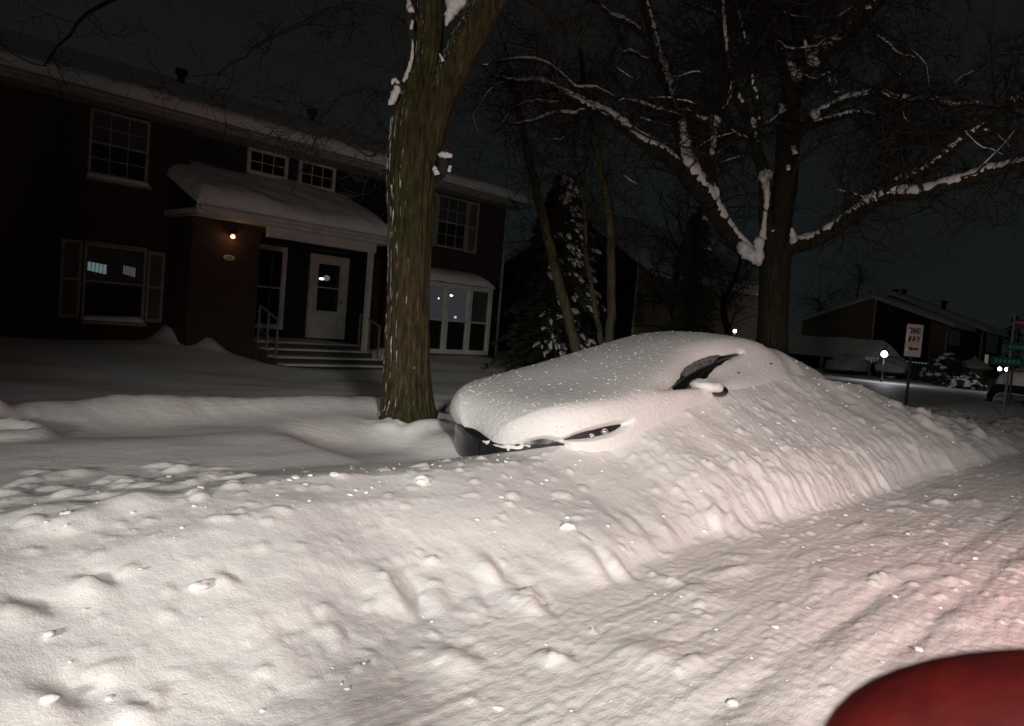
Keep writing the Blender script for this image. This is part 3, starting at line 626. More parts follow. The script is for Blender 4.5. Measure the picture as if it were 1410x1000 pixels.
# snow wedged on the trunk: fork, left flank streak, stub tops
def blob_strip(mbx, pts, w, D, toward=.0, n=10, seed=0):
    a_, r_ = stem([(x, y, D-toward) for x, y in pts], w, sub=6, wob=.006, seed=seed); mbx.tube(a_+np.stack([pn(np.arange(len(r_))*.7, 0*r_, seed+9), 0*r_, pn(np.arange(len(r_))*.7, 0*r_, seed+5)], 1)*r_[:, None]*.5, r_*(1+.45*pn(np.arange(len(r_))*.8, 0*r_, seed)), n)
blob_strip(sn, [(640, -22), (629, 0), (620, 18), (614, 36)], [34, 26, 16, 3], D1, .04)
blob_strip(sn, [(568, 55), (567, 80), (561, 100), (553, 118)], [2, 5, 6, 4], D1, .17); blob_strip(sn, [(549, 113), (546, 125), (540, 138), (536, 145)], [6, 11, 10, 4], D1, .2)
blob_strip(sn, [(549, 115), (543, 110), (539, 116)], [4, 6, 3], D1, .3); blob_strip(sn, [(568, 28), (566, 40)], [3, 5], D1, .2); blob_strip(sn, [(560, 8), (566, 14), (562, 0)], [6, 9, 5], D1, .25)
blob_strip(sn, [(604, 214), (612, 213), (623, 215)], [5, 9, 5], D1, .3); blob_strip(sn, [(597, 230), (602, 240)], [6, 8], D1, .22); blob_strip(sn, [(620, 228), (618, 236)], [4, 5], D1, .28); blob_strip(sn, [(605, 74), (610, 84)], [2, 5], D1, .2)
sn.build('snow', SNOWT, TR1, True)

# --- tree 2: the big spreading maple behind the car
K = 14.4
z2 = gz(14.1, 6.15)-.2
TR2 = thing('maple_tree', (14.1, 6.15, z2), 'big spreading bare tree behind the buried car, snow along its limbs', 'tree')
Vb, Fb = [], []
main = [([(1062, 505, K), (1063, 478, K), (1066, 400, K), (1068, 350, K), (1074, 300, K), (1082, 250, K), (1084, 200, K), (1086, 150, K), (1091, 110, K)], [48, 42, 40, 42, 33, 31, 31, 29, 27]),
        ([(1058, 362, K), (1040, 355, K), (1010, 328, K-.1), (985, 292, K-.2), (963, 258, K-.3), (945, 232, K-.3), (940, 190, K-.3), (928, 140, K-.2), (911, 90, K), (897, 36, K), (884, -20, K), (870, -120, K)], [20, 22, 24, 26, 30, 34, 20, 18, 17, 15, 13, 11]),
        ([(950, 245, K-.3), (925, 222, K-.5), (905, 205, K-.7), (879, 192, K-.9), (850, 168, K-1.1), (814, 150, K-1.4), (782, 133, K-1.6), (745, 112, K-1.8), (712, 112, K-2), (675, 104, K-2.2)], [20, 18, 16, 15, 14, 13, 11, 8, 6, 4]),
        ([(988, 300, K-.2), (980, 255, K-.3), (976, 232, K-.4), (981, 202, K-.4), (983, 169, K-.4), (996, 150, K-.5), (1006, 125, K-.5), (1002, 90, K-.5), (997, 36, K-.6), (994, -30, K-.6)], [18, 18, 17, 14, 12, 9, 8, 8, 7, 6]),
        ([(1062, 345, K), (1055, 300, K-.2), (1053, 250, K-.3), (1041, 202, K-.4), (1033, 172, K-.4), (1018, 140, K-.4), (1006, 105, K-.3), (996, 60, K-.2), (990, 0, K), (985, -60, K)], [24, 20, 17, 15, 15, 13, 12, 11, 10, 8]),
        ([(1033, 178, K-.4), (1044, 162, K-.5), (1036, 115, K-.6), (1030, 70, K-.6), (1018, 30, K-.6), (1008, -20, K-.6)], [12, 11, 9, 8, 7, 5]),
        ([(1091, 118, K), (1076, 85, K-.1), (1062, 54, K-.2), (1050, 15, K-.2), (1040, -40, K-.2)], [24, 19, 17, 16, 14]),
        ([(1090, 120, K), (1102, 80, K), (1100, 40, K), (1094, 0, K), (1090, -60, K)], [26, 20, 19, 18, 15]),
        ([(1096, 115, K-.1), (1112, 90, K-.4), (1136, 74, K-.8), (1162, 52, K-1.1), (1190, 24, K-1.4), (1214, -4, K-1.6), (1260, -60, K-2)], [24, 21, 18, 17, 16, 15, 12]),
        ([(1085, 200, K-.1), (1110, 170, K-.4), (1140, 150, K-.8), (1169, 136, K-1), (1195, 131, K-1.2), (1212, 128, K-1.3), (1235, 137, K-1.5), (1262, 138, K-1.7), (1284, 137, K-1.8), (1309, 146, K-2), (1345, 144, K-2), (1385, 152, K-2), (1420, 165, K-2)], [14, 13, 11, 10, 9, 9, 8, 8, 7, 6, 5, 5, 4]),
        ([(1080, 215, K-.1), (1108, 178, K-.5), (1130, 169, K-.7), (1154, 162, K-.9), (1178, 156, K-1), (1205, 160, K-1.1), (1230, 174, K-1.2), (1252, 186, K-1.3), (1246, 206, K-1.3), (1238, 232, K-1.3)], [12, 11, 9, 8, 6, 5, 5, 4, 3, 2]),
        ([(1075, 350, K-.1), (1092, 340, K-.3), (1120, 332, K-.7), (1148, 316, K-1), (1175, 297, K-1.3), (1200, 280, K-1.6), (1226, 268, K-1.8), (1262, 267, K-2.1), (1320, 251, K-2.6), (1360, 237, K-2.9), (1410, 226, K-3.2), (1470, 212, K-3.6)], [22, 21, 19, 19, 19, 20, 19, 16, 15, 15, 15, 13]),
        ([(1218, 266, K-1.8), (1240, 248, K-2), (1266, 237, K-2.2), (1302, 211, K-2.5), (1325, 193, K-2.7), (1349, 178, K-2.9), (1380, 152, K-3.1), (1410, 132, K-3.3), (1460, 108, K-3.6)], [12, 12, 11, 11, 10, 9, 9, 8, 7])]
paths = []
for i, (p_, w_) in enumerate(main):
    a_, r_ = stem(p_, w_, sub=14, wob=.025 if i else .008, seed=i); bark_tube(Vb, Fb, a_, r_, 48 if i == 0 else 20, .010 if i == 0 else .006, 100+i, .06 if i == 0 else 0); paths.append((a_, r_))
nb = len(main)
split = sum(len(x) for x in Vb[:1])
link('trunk', Vb[0], Fb[0], BARK2, TR2)
for i in range(1, nb): link('limb', Vb[i], Fb[i]-sum(len(x) for x in Vb[:i]), BARK2, TR2)
minor = [([(1044, 0, K), (1030, -40, K)], [8, 6]), ([(945, 165, K-.3), (925, 158, K-.5), (895, 148, K-.8), (870, 140, K-1), (850, 140, K-1.2)], [10, 8, 7, 5, 4]), ([(900, 85, K), (885, 80, K-.2), (868, 71, K-.4), (857, 74, K-.5)], [6, 5, 5, 3]),
         ([(888, 50, K), (860, 30, K-.3), (835, 18, K-.5), (815, -5, K-.8)], [9, 9, 8, 6]), ([(983, 170, K-.4), (965, 165, K-.5), (951, 156, K-.6), (930, 152, K-.8)], [10, 8, 6, 4]), ([(1006, 178, K-.4), (1015, 186, K-.6), (1030, 192, K-.8)], [4, 5, 3]),
         ([(812, 152, K-1.4), (790, 157, K-1.6), (765, 156, K-1.8), (730, 168, K-2), (700, 172, K-2.2)], [9, 7, 6, 5, 3]), ([(782, 133, K-1.6), (765, 142, K-1.8), (735, 140, K-2), (712, 147, K-2.2), (690, 170, K-2.4)], [6, 5, 5, 4, 3]),
         ([(850, 138, K-1.2), (820, 122, K-1.5), (790, 118, K-1.8), (760, 92, K-2), (720, 82, K-2.2), (690, 85, K-2.3), (665, 92, K-2.4)], [6, 6, 5, 5, 5, 4, 3]), ([(1162, 54, K-1.1), (1140, 55, K-1.2), (1150, 30, K-1.3), (1172, 14, K-1.5), (1185, 18, K-1.6)], [5, 5, 5, 6, 3]),
         ([(1105, 130, K), (1125, 112, K-.3), (1145, 100, K-.5), (1160, 82, K-.6)], [12, 9, 6, 4]), ([(1084, 150, K), (1074, 148, K-.3), (1068, 140, K-.4)], [11, 8, 5]), ([(1200, 45, K-1.3), (1220, 60, K-1.5), (1240, 75, K-1.6), (1262, 81, K-1.7)], [6, 5, 4, 3]),
         ([(1284, 138, K-1.8), (1300, 170, K-2), (1290, 190, K-2.1), (1262, 188, K-2.1)], [4, 4, 3, 2]), ([(1349, 178, K-2.9), (1372, 185, K-3), (1390, 205, K-3)], [5, 4, 3]), ([(1088, 250, K), (1100, 222, K-.3), (1120, 205, K-.5), (1132, 192, K-.6)], [9, 7, 5, 3])]
tw = MB(); sn = MB(); rnd = random.Random(9)
for i, (p_, w_) in enumerate(minor):
    a_, r_ = stem(p_, w_, sub=6, wob=.03, seed=i+30); tw.tube(a_, r_, 7); paths.append((a_, r_))
for i, (a_, r_) in enumerate(paths):
    if i == 0: continue
    snow_on(sn, a_, r_, rnd, 1.12 if i in (8, 9, 11, 12, 2, 1, 3) else .85, .01, 1.5 if i in (1, 2, 8, 9, 11, 12) else (1.0 if i < nb else .8), .62 if i in (1, 3, 4, 5) else .25)
    big = i < nb; n = 34 if big else 12
    grow_twigs(tw, sn, a_, r_, rnd, n, 1.5 if big else 1.0, 3, .015, r0=None if big else .009, spread=1.0, snow=.05, i0=.3 if big else .1)
tw.build('twigs', TWIG, TR2, True)
def knob(pts, w, D, tow, seed=0): blob_strip(sn, pts, w, D, tow, 10, seed)
knob([(1046, 366), (1030, 348), (1018, 338)], [5, 20, 15], K, .35); knob([(1046, 330), (1045, 350), (1046, 365)], [12, 15, 6], K, .4, 2)
knob([(1062, 236), (1054, 243), (1048, 236)], [6, 20, 8], K-.2, .3, 3); knob([(1054, 250), (1056, 275), (1053, 300), (1050, 330)], [11, 7, 5, 11], K-.1, .3, 4)
knob([(1083, 82), (1090, 92), (1097, 108), (1102, 92)], [3, 10, 12, 4], K-.2, .3, 5); knob([(1108, 55), (1113, 72), (1120, 88), (1132, 78)], [3, 9, 15, 12], K-.3, .35, 6)
knob([(1075, 148), (1078, 154)], [7, 10], K-.2, .35, 7); knob([(1092, 200), (1095, 212)], [6, 8], K-.2, .4, 8); knob([(1142, 100), (1147, 112), (1150, 104)], [4, 12, 5], K-.5, .2, 9); knob([(1090, 314), (1094, 330), (1104, 335)], [3, 13, 10], K-.2, .25, 10)
knob([(1118, 152), (1122, 158), (1130, 152)], [6, 12, 7], K-.5, .2, 11); knob([(984, 168), (983, 176)], [24, 8], K-.4, .15, 12); knob([(1036, 162), (1038, 168)], [6, 10], K-.4, .3, 13); knob([(1085, 228), (1086, 233)], [4, 6], K-.2, .4, 14)
sn.build('snow', SNOWT, TR2, True)

# --- three slim trees between house and car
def slim(p_, w_, label, seed):
    a_, r_ = stem(p_, w_, sub=8, wob=.03, seed=seed); t_ = thing('young_tree', tuple(a_[0]), label, 'tree', 'slim trees at the end of the brick house')
    v, f = tube(a_, r_, 14); link('trunk', v, f, BARK3, t_)
    mb_ = MB(); grow_twigs(mb_, None, a_, r_, random.Random(seed), 26, 1.6, 3, .01, r0=.012, spread=.9, i0=.35); mb_.build('twigs', TWIG, t_, True)
slim([(800, 510, 15), (793, 480, 15), (775, 410, 15), (760, 350, 15), (745, 290, 15), (735, 245, 15), (724, 205, 15), (700, 90, 15)], [15, 14, 14, 13, 13, 11, 10, 7], 'slim bare tree leaning left across the snowy spruce', 1)
slim([(834, 500, 15.4), (840, 450, 15.4), (842, 400, 15.4), (841, 330, 15.4), (838, 290, 15.4), (828, 235, 15.4), (816, 180, 15.4), (804, 120, 15.4), (796, 20, 15.4)], [13, 13, 12, 12, 11, 10, 9, 8, 5], 'slim bare tree with the straight pale stem right of the spruce', 2)
slim([(833, 500, 15.5), (826, 460, 15.6), (815, 400, 15.7), (806, 340, 15.8), (806, 300, 15.8), (800, 260, 15.8), (792, 220, 15.8), (792, 130, 15.8)], [8, 8, 7, 7, 6, 6, 5, 3], 'thinnest slim bare tree, between the leaning stem and the straight pale one', 3)

# --- spruce with snow on its boughs
NEED = mat('spruce_needles', (.018, .026, .016), .8, noise=(5, (.035, .045, .025)))
def conifer(c, h, rad, label, seed, snow=1., n=230, grp=None, cat='tree', bias=(.6, -.8)):
    r = random.Random(seed); t_ = thing('spruce_tree', c, label, cat, grp)
    b = MB(); b.tube([c, (c[0], c[1], c[2]+h)], [.16, .02], 8); b.build('trunk', BARK2, t_, True)
    fv, ff = [], []; s = MB(); cx, cy, cz = c
    for i in range(n):
        f_ = r.random()**.9; z = cz+.25+f_*(h-.4); R0 = rad*(1-f_)**.7*(.35+.9*r.random()**1.3)+.12; a = r.random()*6.283; d = Vector((math.cos(a), math.sin(a), 0)); pr = Vector((-d.y, d.x, 0))
        L = 9
        for k in range(L):
            t = (k+1)/L; p = Vector((cx, cy, z))+d*R0*t+Vector((0, 0, -.35*R0*t*t+.05*math.sin(t*3)))
            wd = .30*(1.1-t)*min(R0, 1.2)+.05
            for q in range(7):
                sgn = 1 if q % 2 else -1; o = p+pr*sgn*wd*r.random()+Vector((0, 0, r.uniform(-.06, .04))); e_ = o+pr*sgn*(.09+.08*r.random())+d*(.06+.08*r.random())+Vector((0, 0, -.05*r.random())); w_ = d*.02+Vector((0, 0, .022))
                n0 = len(fv); fv += [o-w_, o+w_, e_+w_*.3, e_-w_*.3]; ff.append((n0, n0+1, n0+2, n0+3))
        if snow and (d.x*bias[0]+d.y*bias[1] > .1) and r.random() < snow:
            for k in range(r.randint(2, 5)):
                t = .55+.5*r.random(); p = Vector((cx, cy, z+.02))+d*R0*t+pr*r.uniform(-.15, .15)*R0+Vector((0, 0, -.35*R0*t*t)); p = p+Vector((0, 0, .03)); q_ = p+d*(.10+.13*r.random())+pr*r.uniform(-.08, .08)+Vector((0, 0, -.06-.06*r.random()))
                A = np.array([tuple(p), tuple((p+q_)/2+Vector((0, 0, .025))), tuple(q_)]); rr = r.uniform(.025, .065); s.tube(A, [rr*.5, rr, rr*.5], 7)
    link('foliage', fv, ff, NEED, t_, False); s.build('snow', SNOWT, t_, True)
    return t_
pS = atd(752, 495, 17)
conifer((13.1, 10.9, .3), 4.7, 1.15, 'dark spruce with snow-laden boughs at the end of the brick house', 5, .85, 420, None, 'tree', (.15, -.98))

# ------------------------------------------------------------------ houses
def slab(name, a, b, c, th, parent, m=SNOWF, rr=.18, nu=90, nv=26, seed=0, over=.0, amp=.25):
    """snow lying on the sloping rectangle a-b (eave) / a-c (up slope), with a rounded lip"""
    a, b, c = [np.array(tuple(x), float) for x in (a, b, c)]; e1, e2 = b-a, c-a; L1, L2 = np.linalg.norm(e1), np.linalg.norm(e2)
    s = np.linspace(0, 1, nu); t = np.linspace(0, 1, nv)**1.6; Sg, Tg = np.meshgrid(s, t, indexing='ij')
    d = np.minimum(np.minimum(Sg*L1, (1-Sg)*L1), Tg*L2); pr = np.sqrt(1-np.clip(1-d/rr, 0, 1)**2)
    h = th*pr*(1+amp*fbm(Sg*L1*.5, Tg*L2*.7, 3, seed))
    P = a+e1*Sg[..., None]+e2*Tg[..., None]; P[..., 2] += h
    P = P-(e2/L2)*(over*pr*(1-Tg)**8)[..., None]
    bot = a+e1*Sg[..., None]+e2*Tg[..., None]; V = np.concatenate([P.reshape(-1, 3), bot.reshape(-1, 3)-[0, 0, .004]]); F = grid(nu, nv); n = nu*nv
    return link(name, V, np.concatenate([F, F[:, ::-1]+n]), m, parent)
def rect_poly(u0, u1, z0, z1, v): return [(u0, v, z0), (u1, v, z0), (u1, v, z1), (u0, v, z1)]
def window(h, u0, u1, z0, z1, v, frame=.07, rows=2, cols=3, bar=True, panes=(GLASS, GLASS), ft=TRIM, sill=False, grid_upper=True, barw=.018, dep=.06):
    """a double-hung window on the wall plane v, seen from smaller v"""
    f = MB(); 
    f.box((u0-frame, v-dep, z0-frame), (u0, v+.02, z1+frame)); f.box((u1, v-dep, z0-frame), (u1+frame, v+.02, z1+frame))
    f.box((u0, v-dep, z1), (u1, v+.02, z1+frame)); f.box((u0, v-dep, z0-frame), (u1, v+.02, z0))
    zm = (z0+z1)/2
    o = MB().build('window', None, h) if False else f.build('window', ft, h)
    p = MB(); p.box((u0, v-.012, z0), (u1, v-.002, zm)); p.build('pane', panes[0], o)
    p = MB(); p.box((u0, v-.022, zm), (u1, v-.012, z1)); p.build('pane', panes[1], o)
    g = MB()
    if bar: g.box((u0, v-.045, zm-.02), (u1, v-.022, zm+.02))
    for (za, zb) in ((z0, zm-.02), (zm+.02, z1)) if bar else ((z0, z1),):
        for i in range(1, cols):
            x = u0+(u1-u0)*i/cols; g.box((x-barw/2, v-.034, za), (x+barw/2, v-.023, zb))
        for i in range(1, rows):
            z = za+(zb-za)*i/rows; g.box((u0, v-.033, z-barw/2), (u1, v-.0245, z+barw/2))
    if g.v: g.build('glazing_bars', ft, o)
    return o
def shutter(h, u0, u1, z0, z1, v):
    f = MB(); w = .055; zm = (z0+z1)/2
    f.box((u0, v-.045, z0), (u0+w, v, z1)); f.box((u1-w, v-.045, z0), (u1, v, z1))
    for a, b in ((z0, z0+w*1.3), (zm-w*.5, zm+w*.5), (z1-w*1.3, z1)): f.box((u0+w, v-.042, a), (u1-w, v, b))
    o = f.build('shutter', TRIMD, h); g = MB(); z = z0+w*1.3
    while z < z1-w*1.3-.03:
        g.prism([(u0+w, v-.03, z), (u0+w, v-.012, z+.035), (u0+w, v-.006, z+.032), (u0+w, v-.024, z-.003)], (u1-u0-2*w, 0, 0)); z += .04
    g.build('louvers', SHUT, o)
def roofpair(h, u0, u1, v0, z0, vr, zr, v1, th=.14, snow=.2, seed=0, fasc=.2, eaves=TRIMD):
    """double pitched roof with ridge at vr; returns roof"""
    b = MB(); b.prism([(u0, v0, z0), (u0, vr, zr), (u0, v1, z0), (u0, v1, z0-th), (u0, vr, zr-th), (u0, v0, z0-th)], (u1-u0, 0, 0))
    r = b.build('roof', ROOF, h); f = MB(); f.box((u0-.01, v0-.03, z0-fasc), (u1+.01, v0-.003, z0+.02))
    for u in (u0, u1):
        s_ = -.03 if u == u0 else .003; f.prism([(u+s_, v0-.03, z0-fasc), (u+s_, v0-.03, z0+.02), (u+s_, vr, zr+.02), (u+s_, v1+.03, z0+.02), (u+s_, v1+.03, z0-fasc), (u+s_, vr, zr-fasc)], (.027, 0, 0))
    f.tube([(u0, v0-.10, z0-.07), (u1, v0-.10, z0-.07)], .055, 8)
    f.build('fascia', eaves, r)
    slab('snow', (u0, v0-.04, z0+.01), (u1, v0-.04, z0+.01), (u0, vr, zr+.01), snow, r, seed=seed, over=.06, nu=200)
    slab('snow', (u1, v1+.04, z0+.01), (u0, v1+.04, z0+.01), (u1, vr, zr+.01), snow, r, seed=seed+1, over=.06, nu=60)
    return r

# --- the brick townhouse
H1 = thing('townhouse', (7, 18, .4), 'two-storey dark brick townhouse with snowy roof and porch, behind the near trunk', 'house')
W0 = MB(); W0.box((-8, 16, -.3), (6.78, 25.5, 4.95)); W0.build('brick_wall', BRICK, H1)
b = MB(); b.box((6.45, 14.95, -.3), (7.92, 15.99, 3.12)); b.build('brick_wall', BRICK, H1)
b = MB(); b.box((6.79, 16.30, 2.9), (12.2, 25.5, 4.95)); b.box((7.93, 17.0, .0), (12.2, 17.2, 2.89)); b.build('siding_wall', SIDING, H1)
b = MB(); b.box((12.21, 16, -.3), (16.5, 25.5, 4.95)); b.build('brick_wall', BRICK, H1)
b = MB()
b.prism([(16.45, 16, 4.95), (16.45, 25.5, 4.95), (16.45, 20.75, 6.75)], (.05, 0, 0)); b.build('gable_wall', SIDING, H1); b = MB(); b.prism([(-8, 16, 4.95), (-8, 25.5, 4.95), (-8, 20.75, 6.75)], (.05, 0, 0)); b.build('gable_wall', SIDING, H1)
rf = roofpair(H1, -8.3, 16.8, 15.4, 5.12, 20.75, 6.95, 26.1, seed=5, snow=.26, fasc=.16)
sf = MB(); sf.box((-8.2, 15.43, 4.95), (16.7, 16.31, 4.97)); sf.build('soffit', TRIMD, H1)
for (px, py, hh_) in ((430, 152, .34), (250, 100, .25)):
    p = onv(px, py, 19.6); b = MB(); zz = 5.12+(6.95-5.12)*(19.6-15.4)/5.35; b.tube([(p.x, 19.6, zz), (p.x, 19.6, zz+.55)], .09, 12); b.tube([(p.x, 19.6, zz+.5), (p.x, 19.6, zz+.62)], .15, 12); b.build('vent_pipe', BLACK, rf)
# upper left window, ground left window with shutters
def at16(px, py, v=16): q = onv(px, py, v); return q.x, q.z
x0, _ = at16(124, 200); x1, _ = at16(205, 200); window(H1, 4.86, 5.86, 3.70, 4.85, 16, .05, 2, 3, panes=(GLASS, CURT), ft=TRIMD)
slab('sill_snow', (4.78, 15.86, 3.60), (5.95, 15.86, 3.60), (4.78, 16.0, 3.60), .10, H1, rr=.12, seed=9, nu=30, nv=8)
b = MB(); b.box((4.76, 15.84, 3.54), (5.97, 16, 3.598)); b.build('window_sill', TRIMD, H1); b = MB(); b.box((4.82, 15.84, .77), (6.02, 15.99, .83)); b.build('window_sill', TRIMD, H1)
wl = window(H1, 4.88, 5.94, .92, 2.28, 16, .05, 1, 1, panes=(GLASS, CURT), ft=TRIMD)
slab('sill_snow', (4.84, 15.86, .84), (6.0, 15.86, .84), (4.84, 16.0, .84), .10, H1, rr=.12, seed=3, nu=30, nv=8)
for a, c, mm in ((4.91, 5.26, LITD), (5.56, 5.80, LITD2)):
    b = MB(); 
    for k in range(5):
        w_ = (c-a)/5; b.box((a+w_*k, 15.974, 1.80-.05*(k/5)), (a+w_*(k+.82), 15.977, 1.97-.03*(k/5)))
    b.build('glow_strips', mm, wl)  # row of emissive strips set just outside the pane
shutter(H1, 4.44, 4.80, .86, 2.36, 16); shutter(H1, 6.02, 6.36, .86, 2.32, 16)
b = MB(); b.box((4.82, 15.93, 2.34), (6.0, 15.99, 2.37)); b.build('window_head', TRIMD, H1)
# two small upstairs windows in the siding
for (ax_, ay_, bx_, by_) in ((341, 205, 394, 246), (412, 221, 459, 263)):
    a = onv(ax_, ay_, 16.3); c = onv(bx_, by_, 16.3); zt_ = onv((ax_+bx_)/2, (ay_+ay_+9)/2, 16.3).z; zb_ = onv((ax_+bx_)/2, by_-3, 16.3).z
    window(H1, a.x+.07, c.x-.07, zb_+.06, zt_-.06, 16.3, .075, 2, 3, bar=False, panes=(GLASS, GLASS))
# porch roof
pr_ = MB(); pr_.prism([(6.32, 14.5, 3.26), (6.32, 16.0, 3.95), (6.32, 16.0, 3.80), (6.32, 14.5, 3.10)], (4.75, 0, 0)); pr_.box((6.80, 16.0, 3.80), (11.05, 16.29, 3.95)); PR = pr_.build('porch_roof', ROOF, H1)
f = MB(); f.box((6.30, 14.44, 3.09), (11.09, 14.497, 3.27)); f.box((6.30, 14.5, 3.09), (6.317, 16, 3.2)); f.tube([(6.32, 14.38, 3.21), (11.07, 14.38, 3.21)], .06, 8); f.box((7.95, 14.64, 2.86), (10.72, 14.80, 3.095)); f.box((6.35, 14.5, 3.075), (11.05, 16.25, 3.088)); f.build('fascia', TRIM, PR)
slab('snow', (6.30, 14.42, 3.27), (11.08, 14.42, 3.27), (6.30, 16.28, 4.05), .30, PR, rr=.3, seed=12, over=.05, nu=120, amp=.3)
b = MB(); b.box((10.58, 14.66, .45), (10.68, 14.78, 2.86)); b.build('porch_post', TRIM, H1)
# porch door, side window beside the door
dr = MB(); u0, u1, z0, z1 = 10.33, 11.55, .68, 2.86
u0, u1 = 10.36-.9*0, 11.5
def dz(x, y): return onv(x, y, 17.0)
du0, du1 = dz(424, 400).x, dz(476, 405).x; dzt = dz(450, 352).z; dzb = .66
f = MB(); f.box((du0, 16.92, dzb), (du0+.13, 16.999, dzt)); f.box((du1-.13, 16.92, dzb), (du1, 16.999, dzt)); f.box((du0+.13, 16.92, dzt-.13), (du1-.13, 16.999, dzt)); DO = f.build('door', TRIM, H1)
D_in = MB(); a, c = du0+.13, du1-.13; D_in.box((a, 16.955, dzb), (c, 16.99, dzb+.72)); D_in.box((a, 16.955, dzb+.72), (a+.12, 16.99, dzt-.13)); D_in.box((c-.12, 16.955, dzb+.72), (c, 16.99, dzt-.13)); D_in.box((a+.12, 16.955, dzt-.23), (c-.12, 16.99, dzt-.13))
zm_ = (dzb+.72+dzt-.23)/2; D_in.box((a+.12, 16.95, zm_-.015), (c-.12, 16.975, zm_+.015)); D_in.build('door_panel', TRIM, DO)
b = MB(); b.box((a+.12, 16.978, dzb+.72), (c-.12, 16.985, dzt-.23)); b.build('pane', GLASS, DO)
b = MB(); q = onv(443, 384, 16.965); b.ball((q.x, 16.972, q.z), (.075, .006, .028)); b.build('lit_bulb', WHITEL, DO, True)
b = MB(); q = onv(450, 383, 16.965); b.ball((q.x, 16.974, q.z), (.10, .003, .075)); b.build('lit_hall', glow('dim_hall', (.5, .45, .42), .22), DO, True)
b = MB(); b.ball((c-.06, 16.92, dzb+.98), (.035, .035, .035)); b.build('door_handle', CH_, DO, True)
wq = onv(391, 400, 17.0).x; window(H1, wq-1.0, wq-.12, .95, 2.76, 17.0, .12, 1, 1)
# porch floor, steps, rails
b = MB(); b.box((7.93, 14.9, .0), (10.75, 16.99, .60)); b.box((8.0, 14.55, 0), (10.75, 14.899, .47)); b.box((8.0, 14.15, 0), (10.8, 14.549, .33)); b.box((7.9, 13.75, -.1), (10.9, 14.149, .20)); ST = b.build('porch_steps', CONC, H1)
for (v0_, v1_, z_) in ((14.9, 16.9, .60), (14.56, 14.89, .47), (14.16, 14.54, .33), (13.78, 14.1, .20)): slab('step_snow', (8.0, v0_, z_), (10.72, v0_, z_), (8.0, v1_, z_), .035, ST, rr=.05, seed=int(z_*100), nu=40, nv=8)
for px in (0, 1):
    b = MB(); uu = 8.03 if px == 0 else 10.66
    for v_, z_ in ((15.0, .6), (14.6, .47), (14.2, .33)): b.bar((uu, v_, z_-.1), (uu, v_, z_+.80), .035)
    b.bar((uu, 15.0, 1.40), (uu, 14.2, 1.13), .035); 
    if px == 0: b.bar((uu, 15.0, .9), (uu, 14.2, .63), .02)
    b.build('handrail', IRON, H1)
# wall lamp and number plaque
q = onv(320, 326, 14.86); b = MB(); b.box((q.x-.04, 14.90, q.z+.02), (q.x+.04, 14.95, q.z+.10)); b.tube([(q.x, 14.84, q.z+.045), (q.x, 14.84, q.z+.075)], [.085, .03], 14); WL = b.build('wall_lamp', BLACK, H1); b = MB(); b.ball((q.x, 14.84, q.z), (.045, .045, .04)); b.build('bulb', WARM, WL, True); lamp('wall_lamp_light', 'POINT', (q.x, 14.76, q.z-.02), 1.1, (1, .5, .22), size=.04)
q = onv(316, 355, 14.93); b = MB(); b.ball((q.x, 14.945, q.z), (.13, .012, .06), 24, 10); NP = b.build('number_plaque', TRIM, H1, True)
for k in (-.05, 0, .05): MB().box((q.x+k-.006, 14.928, q.z-.03), (q.x+k+.006, 14.94, q.z+.03)).build('numeral', BLACK, NP)
# upper right window with shutters
a = onv(604, 280, 16).x; c = onv(642, 285, 16).x; window(H1, a, c, 3.50, 4.84, 16, .05, 2, 3, panes=(GLASS, CURT), ft=TRIMD); shutter(H1, c+.08, c+.50, 3.42, 4.90, 16); shutter(H1, a-.5, a-.08, 3.42, 4.90, 16)
# bay window
bu0, bu1, bv = 12.55, 15.10, 14.95
f = MB(); zb_, zt_ = .62, 2.28
f.box((bu0, bv, zb_-.12), (bu1, 16, zb_)); f.box((bu0, bv, zt_), (bu1, 16, zt_+.12))
cols_ = np.linspace(bu0, bu1, 4)
for i, x in enumerate(cols_):
    w_ = .10 if i in (0, 3) else .14; x_ = x if i == 0 else (x-w_ if i == 3 else x-w_/2); f.box((x_, bv, zb_), (x_+w_, bv+.10, zt_))
BAY = f.build('bay_window', TRIM, H1)
for i in range(3):
    x_a = cols_[i]+(.10 if i == 0 else .07); x_b = cols_[i+1]-(.10 if i == 2 else .07); zmid = 1.40
    s_ = MB(); s_.box((x_a, bv+.03, zmid-.02), (x_b, bv+.06, zmid+.02)); s_.box((x_a, bv+.03, zb_), (x_a+.03, bv+.058, zt_)); s_.box((x_b-.03, bv+.03, zb_), (x_b, bv+.058, zt_)); s_.build('sash', TRIM, BAY)
    p = MB(); p.box((x_a, bv+.07, zmid), (x_b, bv+.075, zt_)); p.build('pane', LITW if i < 2 else CURT, BAY); p = MB(); p.box((x_a, bv+.07, zb_), (x_b, bv+.075, zmid)); p.build('pane', GLASS, BAY)
for (px, py, ru_, rz_, mm) in ((621, 407, .075, .022, WHITEL), (604, 411, .018, .02, WHITEL), (627, 437, .05, .035, glow('table_lamp', (.9, .95, 1), .55))):
    q = onv(px, py, bv+.065); b = MB(); b.ball((q.x, bv+.066, q.z), (ru_, .004, rz_)); b.build('lit_lamp', mm, BAY, True)
b = MB(); b.box((bu0, bv+.08, zb_), (bu0+.05, 15.999, zt_)); b.box((bu1-.05, bv+.08, zb_), (bu1, 15.999, zt_)); b.box((bu0+.05, bv+.10, zb_), (bu1-.05, bv+.12, zt_)); b.build('bay_sides', SIDING, BAY)
nb_ = 14; P_ = []; us_ = np.linspace(bu0-.06, bu1+.06, 60); ts = np.linspace(0, 1, nb_); Sg, Tg = np.meshgrid(us_, ts, indexing='ij'); ed = np.sqrt(1-np.clip(1-np.minimum(Sg-us_[0], us_[-1]-Sg)/.45, 0, 1)**2)
